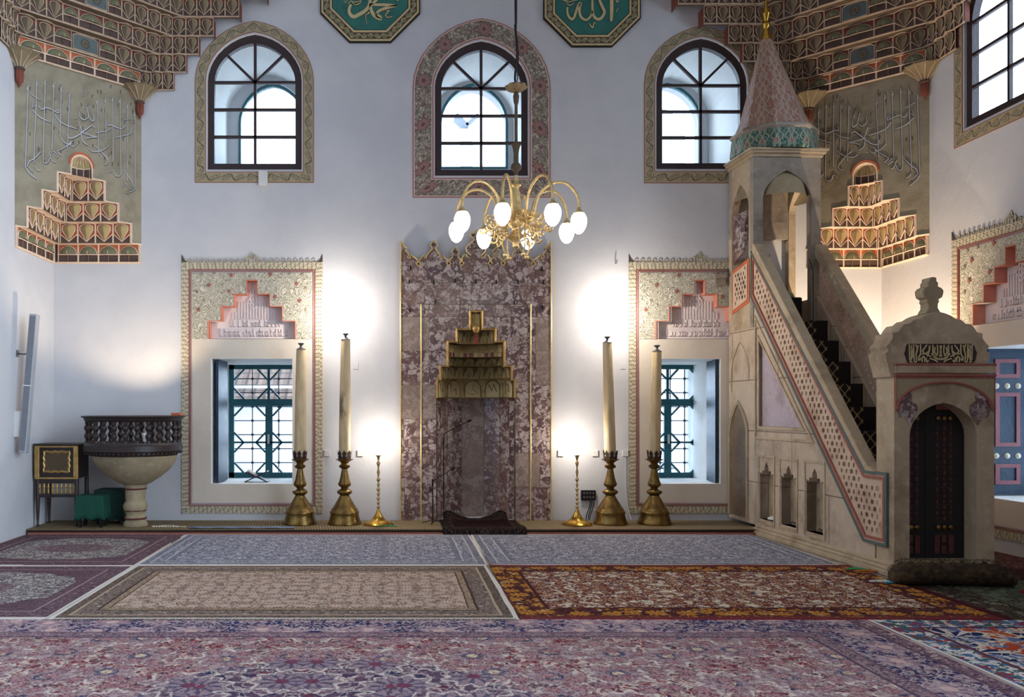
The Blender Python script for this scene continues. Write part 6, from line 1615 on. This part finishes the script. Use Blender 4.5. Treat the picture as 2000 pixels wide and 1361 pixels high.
# ================================================================== microphone stands
def mic(pts, foot, label, r=.007, group='microphone stands before the mihrab'):
    Y = foot[1]; t = thing('microphone_stand', label, 'microphone stand', foot, group=group)
    m = MB(); m.tube([(foot[0], Y, foot[2] + .01), pts[0]], r, 8); m.build('pole', 'black_metal', t)
    m = MB(); m.tube(catmull(pts, 6), r * .8, 8); m.build('boom', 'black_metal', t)
    e = Vector(pts[-1]); d = (e - Vector(pts[-2])).normalized(); m = MB(); m.tube([e, e + d * .03, e + d * .06], [.012, .017, .012], 8); m.build('microphone', 'black_metal', t)
    for k in range(3):
        a = 2 * PI * k / 3 + .4; m = MB(); m.tube([(foot[0], Y, foot[2] + .05), (foot[0] + .16 * math.cos(a), Y + .10 * math.sin(a), foot[2] + .008)], .006, 6); m.build('leg', 'black_metal', t)
    m = MB(); p = Vector(pts[0]); m.tube(catmull([tuple(p), tuple(p + Vector((-.03, 0, -.12))), (foot[0] - .03, Y, foot[2] + .5), (foot[0] + .02, Y, foot[2] + .2), (foot[0], Y, foot[2] + .03)], 6), .003, 5); m.build('cable', 'black_metal', t)
    m = MB(); m.tube([p + Vector((0, 0, -.05)), p + Vector((0, 0, .04))], .012, 8); m.build('clutch', 'black_metal', t)
YM = 10.45
mic([(WX(866, YM), YM, WZ(860, YM)), (WX(868, YM), YM, WZ(848, YM)), (WX(880, YM), YM, WZ(840, YM)), (WX(912, YM), YM, WZ(824, YM))], (WX(867, YM), YM, .098), 'tall microphone stand with boom in front of the mihrab niche')
YM = 10.55
mic([(WX(845, YM), YM, WZ(942, YM)), (WX(852, YM), YM, WZ(935, YM)), (WX(880, YM), YM, WZ(918, YM))], (WX(845, YM), YM, .074), 'short microphone stand left of the taller one')

# ================================================================== round stone pulpit
pcx, pcy = -3.19, 10.41
pu = thing('round_pulpit', 'goblet shaped stone pulpit with dark turned balustrade against the left wall corner', 'pulpit', (pcx, pcy, .072))
m = MB(); m.lathe([(.0001, 0), (.145, 0), (.15, .02), (.14, .045), (.125, .06), (.12, .085), (.13, .10), (.115, .12), (.118, .16), (.14, .20), (.15, .25), (.13, .29), (.115, .31), (.12, .34), (.122, .42), (.12, .45), (.135, .46), (.13, .48), (.14, .49), (.145, .51)], pcx + .02, pcy, 36, 0, z0=.072, flute=lambda a: .02 * math.cos(a * 8)); m.build('pedestal', 'stone_font', pu, sharp=50)
m = MB()
for z, h in ((.085, .02), (.185, .0), (.45, .012), (.52, .008)): m.lathe([(.135, z), (.14, z + .008), (.135, z + .02)], pcx + .02, pcy, 32, 0, z0=.072)
m.build('red_rings', 'red_dim', pu)
m = MB(); m.lathe([(.145, .51), (.20, .535), (.30, .60), (.40, .68), (.47, .77), (.50, .84), (.505, .87), (.0001, .87)], pcx + .02, pcy, 48, 0, z0=.072); m.build('stone_bowl', 'stone_font', pu, sharp=50)
m = MB(); m.lathe([(.0001, .875), (.52, .875), (.56, .90), (.565, .92), (.585, .93), (.585, 1.0), (.575, 1.01), (.57, 1.03), (.50, 1.03), (.0001, 1.0)], pcx, pcy, 56, 0, z0=.072); m.build('wooden_drum', 'dark_wood', pu, sharp=40)
for i in range(72):
    pass
dn = MB()
for i in range(64):
    a = 2 * PI * i / 64; dn.cube((pcx + .575 * math.cos(a), pcy + .575 * math.sin(a), .072 + .905), .02, .02, .018, 0, Matrix.Rotation(a, 3, 'Z'))
dn.build('dentil_row', 'dark_wood', pu, kind='stuff')
m = MB(); m.lathe([(.50, 1.285), (.56, 1.285), (.575, 1.295), (.585, 1.325), (.61, 1.335), (.615, 1.352), (.58, 1.356), (.50, 1.352), (.50, 1.285)], pcx, pcy, 56, 0, z0=.072); m.build('handrail', 'dark_wood', pu, sharp=40)
bpf = [(.026, 0), (.026, .02), (.016, .03), (.020, .04), (.032, .065), (.036, .085), (.028, .105), (.016, .118), (.020, .126), (.016, .134), (.028, .15), (.038, .172), (.034, .195), (.018, .215), (.024, .228), (.026, .255)]
b0 = MB(); b0.lathe(bpf, pcx + .545, pcy, 14, 0, z0=.072 + 1.03); b0 = b0.build('baluster', 'dark_wood', pu, sharp=50)
for i in range(1, 26):
    a = 2 * PI * i / 26; c = b0.copy(); COL.objects.link(c)
    c.location = (0, 0, 0); c.rotation_euler = (0, 0, a)
    # the baluster mesh is offset from the pulpit's axis, so turning it walks it round the rim
# ledge brick piece on the handrail
m = MB(); m.box(WX(336, 10.3), WX(354, 10.3), 10.25, 10.42, 1.430, 1.462); tag(m.build('wooden_block', 'mq_orange', bevel=.003, origin=(WX(345, 10.3), 10.33, 1.43)), 'small orange wooden block on the right end of the pulpit handrail', 'block')
# spotlight standing in the pulpit
sx, sy = WX(284, 10.0), 10.0
sp0 = thing('spotlight', 'small white spotlight standing inside the round pulpit balustrade', 'spotlight', (sx, sy, 1.075))
m = MB(); m.lathe([(.04, 0), (.04, .012), (.01, .02), (.01, .06)], sx, sy, 16, 0, z0=1.076); m.build('foot', 'white_plastic', sp0)
m = MB(); m.lathe([(.03, .05), (.034, .07), (.05, .14), (.052, .15), (.045, .145)], sx, sy, 20, 0, z0=1.076); m.build('lamp_head', 'white_plastic', sp0)

# ================================================================== ornate gilt cabinet chair at far left
cx0, cx1, cy0, cy1 = -4.385, -3.82, 10.30, 10.70
cb = thing('ornate_cabinet', 'small dark cabinet on tall legs with gilt panel at the far left corner', 'cabinet', ((cx0 + cx1) / 2, (cy0 + cy1) / 2, .072))
m = MB(); m.box(cx0 + .03, cx1 - .03, cy0 + .02, cy1, .66, 1.06); m.build('cabinet_body', 'dark_wood', cb, bevel=.005)
m = MB(); m.box(cx0, cx1, cy0 - .01, cy1 + .01, 1.06, 1.085); m.build('top_board', 'dark_wood', cb, bevel=.006)
m = MB(); m.box(cx0 + .02, cx1 - .02, cy0 + .0, cy0 + .02, 1.04, 1.058); m.box(cx0 + .02, cx1 - .02, cy0, cy0 + .02, .655, .675); m.build('gilt_rail', 'gilt', cb)
for x in (cx0 + .045, cx1 - .045): m = MB(); m.box(x - .03, x + .03, cy0 - .005, cy0 + .02, .67, 1.04); m.build('gilt_pilaster', 'gilt', cb, bevel=.006)
Pc = lambda a, b, c: (a, cy0 + c, b)
xm, zm = (cx0 + cx1) / 2, .865; pts = []
for i in range(48):
    a = 2 * PI * i / 48; q = max(abs(math.cos(a)), abs(math.sin(a))); r = 1 + .04 * math.sin(a * 12)
    pts.append((xm + .155 * math.cos(a) / q * r, zm + .125 * math.sin(a) / q * r))
m = MB(); m.tube([Pc(a, b, .012) for a, b in pts], .011, 6, closed=True); m.tube([Pc(xm + (a - xm) * .9, zm + (b - zm) * .88, .014) for a, b in pts], .004, 5, closed=True); m.build('gilt_cartouche', 'gilt', cb)
m = MB(); m.plate([pts], .012, .02, Pc); m.build('brocade_panel', 'hood_dark', cb)
m = MB(); m.box(cx0 + .03, cx1 - .03, cy0 + .01, cy0 + .05, .60, .66); m.build('apron', 'dark_wood', cb)
for i in range(9):
    x = cx0 + .07 + i * (cx1 - cx0 - .14) / 8; m = MB(); m.lathe([(.008, 0), (.016, .03), (.010, .06), (.018, .085), (.009, .11), (.012, .15)], x, cy0 + .03, 12, 0, z0=.47); m.build('spindle', 'gilt', cb)
m = MB(); m.box(cx0 + .03, cx1 - .03, cy0 + .015, cy0 + .045, .43, .47); m.build('lower_rail', 'dark_wood', cb, bevel=.004)
for x in (cx0 + .045, cx1 - .045):
    for y in (cy0 + .03, cy1 - .03):
        m = MB(); m.lathe([(.016, 0), (.02, .015), (.012, .04), (.016, .10), (.022, .22), (.026, .34), (.026, .55), (.022, .60)], x, y, 12, 0, z0=.072); m.build('leg', 'dark_wood', cb)
# green covered stool and table behind
def draped(name, x0, x1, y0, y1, z0, zt, m_, label, cat, legs=True, fold=.02):
    t = thing(name, label, cat, ((x0 + x1) / 2, (y0 + y1) / 2, .072)); n = 48; P = []
    for i in range(n):
        a = 2 * PI * i / n; q = max(abs(math.cos(a)), abs(math.sin(a))); P.append((math.cos(a) / q, math.sin(a) / q))
    m = MB(); V = []; xc, yc, hx, hy = (x0 + x1) / 2, (y0 + y1) / 2, (x1 - x0) / 2, (y1 - y0) / 2
    for j in range(6):
        u = j / 5
        for i, (a, b) in enumerate(P):
            f = 1 + (fold * math.sin(i * 1.1) + fold * 1.6) * u * 2.2; zz = zt - (zt - z0 + .012 * math.sin(i * .9)) * u
            V.append((xc + a * hx * f, yc + b * hy * f, zz))
    m.add(V, [(j * n + i, j * n + (i + 1) % n, (j + 1) * n + (i + 1) % n, (j + 1) * n + i) for j in range(5) for i in range(n)] + [tuple(range(n))], 0, True)
    o = m.build('cloth_cover', m_, t, sharp=50); s = o.modifiers.new('t', 'SOLIDIFY'); s.thickness = .006
    if legs:
        for sx in (-1, 1):
            for sy in (-1, 1): m = MB(); m.box(xc + sx * (hx - .04) - .015, xc + sx * (hx - .04) + .015, yc + sy * (hy - .04) - .015, yc + sy * (hy - .04) + .015, .072, zt - .02); m.build('leg', 'black_metal', t)
    return t
draped('covered_stool', WX(150, 10.25), WX(203, 10.25), 10.22, 10.46, .17, .46, 'green_cloth', 'low stool under a bright green cloth before the gilt cabinet', 'stool')
draped('covered_table', -3.72, -3.36, 10.52, 10.85, .12, .50, 'dark_green', 'low table under a darker green cloth behind the pulpit pedestal', 'table')
# column loudspeaker on the left wall
cs = thing('column_loudspeaker', 'long slim grey column loudspeaker tilted on the left wall', 'loudspeaker', (XL, 10.2, 1.7))
Ys = 9.95
def SPt(px, py, dx): return ray(px, py, (XL + dx, 0, 0), (1, 0, 0))
top, bot = SPt(68, 614, .22), SPt(46, 884, .12)
d = (bot - top); L_ = d.length; zq = d.normalized(); yq = Vector((0, 1, 0)); xq = yq.cross(zq).normalized(); yq = zq.cross(xq).normalized()
Rm = Matrix((xq, yq, zq)).transposed(); cc = (top + bot) / 2
m = MB(); m.cube(cc, .09, .10, L_, 0, Rm); m.build('housing', 'speaker_grey', cs, bevel=.01)
m = MB(); m.cube(cc - yq * .052, .07, .006, L_ * .97, 0, Rm); m.build('mesh_grille', 'speaker_mesh', cs)
m = MB(); m.cube(cc + zq * .03 - yq * .056, .095, .004, .012, 0, Rm); m.build('joint_strip', 'white_plastic', cs)
a = top + d * .27; w0 = Vector((XL + .002, a.y + .05, a.z - .02))
m = MB(); m.tube([w0, (w0 + a) / 2 + Vector((0, 0, -.02)), a], .010, 6); m.build('bracket', 'steel_grey', cs)
m = MB(); m.cube(w0 + Vector((.006, 0, 0)), .012, .06, .08); m.build('wall_plate', 'steel_grey', cs)
b = top + d * .80; w1 = Vector((XL + .002, b.y + .03, b.z + .02)); m = MB(); m.cube((w1 + b) / 2, abs(b.x - w1.x), .05, .30); m.build('lower_bracket', 'white_plastic', cs)
# folding book stand on the left window sill
rs = thing('folding_book_stand', 'small wooden x-shaped book stand on the sill of the left window', 'book stand', (WX(503, 11.35), 11.35, .535))
def board(p0, p1, y0, y1, nm, t=.014, mt='dark_wood'):
    dx, dz = p1[0] - p0[0], p1[1] - p0[1]; l = math.hypot(dx, dz); nx, nz = -dz / l * t / 2, dx / l * t / 2
    m = MB(); m.plate([[(p0[0] + nx, p0[1] + nz), (p1[0] + nx, p1[1] + nz), (p1[0] - nx, p1[1] - nz), (p0[0] - nx, p0[1] - nz)]], y0, y1, XZ); m.build(nm, mt, rs)
Yr = 11.3; q = lambda a, b: (WX(a, Yr), max(.54, WZ(b, Yr)))
board(q(480, 944), q(523, 920), 11.22, 11.40, 'board'); board(q(524, 944), q(481, 921), 11.22, 11.40, 'board')
bk = thing('open_book', 'small open book resting in the x-shaped stand on the sill', 'book', (WX(494, Yr), Yr, .67))
for (a, b) in (((484, 920), (498, 929)),): 
    dx = WX(b[0], Yr) - WX(a[0], Yr); m = MB(); z0_, z1_ = WZ(a[1], Yr) + .008, WZ(b[1], Yr) + .012
    m.plate([[(WX(a[0], Yr), z0_), (WX(b[0], Yr), z1_), (WX(b[0], Yr) + .006, z1_ + .016), (WX(a[0], Yr) + .006, z0_ + .016)]], 11.24, 11.38, XZ); m.build('pages', 'book_paper', bk)
m = MB(); m.plate([[(WX(484, Yr), WZ(920, Yr) + .004), (WX(498, Yr), WZ(929, Yr) + .007), (WX(498, Yr), WZ(929, Yr) + .011), (WX(484, Yr), WZ(920, Yr) + .008)]], 11.235, 11.385, XZ); m.build('cover', 'red_dim', bk)

# ================================================================== chandelier
hx, hy, hz = WX(1008, 8.0), 8.0, 3.30
ch = thing('chandelier', 'gilt chandelier with eight glowing egg-shaped glass globes hanging over the apse', 'chandelier', (hx, hy, hz))
zf = lambda py: WZ(py, 8.0)
m = MB(); 
m.lathe([(.012, zf(345)), (.018, zf(343)), (.018, zf(340)), (.02, zf(336)), (.045, zf(331)), (.05, zf(327)), (.04, zf(321)), (.022, zf(318)), (.022, zf(300)), (.03, zf(290)), (.045, zf(281)), (.014, zf(287)), (.014, zf(205)), (.022, zf(200)), (.028, zf(188)), (.02, zf(182)), (.012, zf(180)), (.05, zf(178)), (.085, zf(172)), (.095, zf(168)), (.07, zf(165)), (.02, zf(163)), (.0001, zf(162))][::-1], hx, hy, 24, 0, flute=lambda a: .06 * math.cos(a * 8))
m.build('upper_stem', 'hood_dark', ch, sharp=50)
m = MB(); m.lathe([(.0001, zf(163)), (.03, zf(164)), (.09, zf(167)), (.10, zf(170)), (.08, zf(175)), (.04, zf(179)), (.02, zf(180))], hx, hy, 32, 0, flute=lambda a: .12 * math.cos(a * 8)); m.build('leaf_collar', 'mq_tan', ch, sharp=50)
m = MB(); m.tube(catmull([(hx, hy, zf(163)), (hx - .01, hy, zf(150)), (hx + .012, hy, zf(100)), (hx - .008, hy, zf(50)), (hx, hy, zf(0)), (hx, hy, 8.0)], 5), .011, 8); m.tube(catmull([(hx + .01, hy, zf(160)), (hx + .02, hy, zf(100)), (hx - .01, hy, zf(20)), (hx, hy, 7.9)], 5), .006, 6); m.build('suspension_rope', 'black_metal', ch)
m = MB()
m.lathe([(.0001, zf(488)), (.012, zf(487)), (.03, zf(482)), (.024, zf(478)), (.035, zf(473)), (.02, zf(469)), (.05, zf(466)), (.075, zf(464)), (.07, zf(461)), (.05, zf(455)), (.035, zf(450)), (.04, zf(446)), (.07, zf(440)), (.085, zf(430)), (.08, zf(418)), (.06, zf(405)), (.05, zf(395)), (.04, zf(385)), (.045, zf(378)), (.028, zf(372)), (.03, zf(366)), (.05, zf(362)), (.03, zf(358)), (.022, zf(350)), (.018, zf(343))], hx, hy, 28, 0, flute=lambda a: .05 * math.cos(a * 8))
m.build('gilt_body', 'brass_pale', ch, sharp=50)
for k in range(8):
    a = math.radians(25 + 45 * k); ca, sa = math.cos(a), math.sin(a)
    P = lambda r, z: (hx + r * ca, hy + r * sa, z)
    zt = 3.30
    m = MB(); m.tube(catmull([P(.05, zt + .02), P(.10, zt - .03), P(.17, zt + .06), P(.22, zt + .22), P(.34, zt + .31), P(.47, zt + .30), P(.56, zt + .20), P(.585, zt + .10), P(.585, zt + .06)], 6), .013, 8); m.build('arm', 'brass_pale', ch)
    m = MB(); m.lathe([(.012, .0), (.02, -.02), (.028, -.035), (.05, -.05), (.052, -.058), (.02, -.055)][::-1], *P(.585, 0)[:2], 18, 0, z0=zt + .07); m.build('lamp_holder', 'brass_pale', ch)
    m = MB(); gx, gy, _ = P(.585, 0); m.lathe([(.0001, -.20), (.02, -.197), (.045, -.175), (.064, -.14), (.074, -.10), (.074, -.065), (.062, -.03), (.045, -.008), (.035, 0)], gx, gy, 24, 0, z0=zt + .022); m.build('glass_globe', 'globe_glow', ch)
    # scrolling gilt leaves between body and arm
    m = MB()
    for s_, (r0, z0, R, tw) in enumerate(((.14, .0, .055, 1), (.22, -.02, .05, -1), (.12, -.10, .045, 1), (.24, -.09, .045, 1), (.18, .08, .04, -1), (.30, -.05, .035, -1), (.27, .03, .04, 1), (.19, -.15, .04, -1), (.10, .06, .04, 1))):
        off_ = .06 * ((s_ % 2) * 2 - 1)
        pts = [(hx + (r0 + (R * (1 - i / 14)) * math.cos(tw * i * .55)) * ca - off_ * sa, hy + (r0 + (R * (1 - i / 14)) * math.cos(tw * i * .55)) * sa + off_ * ca, zt - .04 + z0 + R * (1 - i / 14) * math.sin(tw * i * .55)) for i in range(13)]
        m.tube(pts, [.013 - .0006 * i for i in range(13)], 6)
    m.build('filigree_scroll', 'brass_pale', ch)
    if k % 2 == 0:
        m = MB(); m.tube(catmull([P(.06, zt - .2), P(.13, zt - .17), P(.15, zt - .25), P(.12, zt - .33)], 5), .009, 6); m.sphere(P(.12, zt - .35), .022, n=8); m.build('pendant_bracket', 'brass_pale', ch)

# ================================================================== outside the windows
gd = MB(); gd.box(-30, 40, 12.9, 60, -.3, -.05); tag(gd.build('courtyard_ground', 'outdoor_white'), 'pale courtyard ground seen through the lower windows', 'ground', kind='structure')
hs_ = thing('neighbour_house', 'low house with clay tiled roof seen through the left lower window', 'house', (-3.5, 19, -.05))
m = MB(); m.box(-8.5, -1.6, 17.5, 21, -.05, 2.0); m.build('wall', 'outdoor_white', hs_)
m = MB(); m.add([(-8.8, 17.2, 1.75), (-1.4, 17.2, 1.75), (-1.6, 19.3, 3.1), (-8.4, 19.3, 3.1), (-8.8, 21.3, 1.75), (-1.4, 21.3, 1.75)], [(0, 1, 2, 3), (3, 2, 5, 4), (0, 3, 4), (1, 5, 2)], 0); o = m.build('roof', 'rooftile', hs_); s = o.modifiers.new('t', 'SOLIDIFY'); s.thickness = .12
ck = thing('chimney', 'white chimney with v-shaped cap seen through the middle upper window', 'chimney', (WX(913, 22), 22, 3))
m = MB(); m.box(WX(900, 22), WX(922, 22), 21.8, 22.2, -.05, WZ(256, 22)); m.build('stack', 'outdoor_white', ck)
m = MB(); xx = WX(911, 22)
for s in (-1, 1): m.cube((xx + s * .14, 22, WZ(240, 22)), .42, .5, .10, 0, Matrix.Rotation(-s * .75, 3, 'Y'))
m.build('v_cap', 'spire_grey', ck)
gb = thing('gabled_roof', 'pale gabled roof line seen through the right upper window', 'house', (WX(1330, 22), 23, 0))
m = MB(); Pq = lambda a, b, c: (a, 22 + c, b)
m.plate([[(WX(1230, 22), 0), (WX(1230, 22), WZ(195, 22)), (WX(1300, 22), WZ(213, 22)), (WX(1338, 22), WZ(238, 22)), (WX(1338, 22), 0)]], 0, 3, Pq); m.build('gable', 'outdoor_white', gb)
tr = thing('garden_tree', 'bit of green tree above the tiled roof outside the left window', 'tree', (-4.6, 22.5, -.05))
m = MB(); m.tube([(-4.6, 22.5, -.05), (-4.6, 22.5, 3.2)], .12, 8); m.build('trunk', 'dark_wood', tr)
m = MB(); rnd = random.Random(9)
for i in range(900):
    a, b = rnd.uniform(0, 2 * PI), rnd.gauss(0, .5); r = rnd.uniform(.2, 1.1); c = Vector((-4.6 + r * math.cos(a), 22.5 + r * math.sin(a), 3.4 + b)); d1 = Vector((rnd.gauss(0, 1), rnd.gauss(0, 1), rnd.gauss(0, 1))).normalized() * .09; d2 = d1.orthogonal().normalized() * .05
    m.add([c - d1, c + d2, c + d1, c - d2], [(0, 1, 2, 3)])
m.build('foliage', 'leaf_green', tr, kind='stuff')
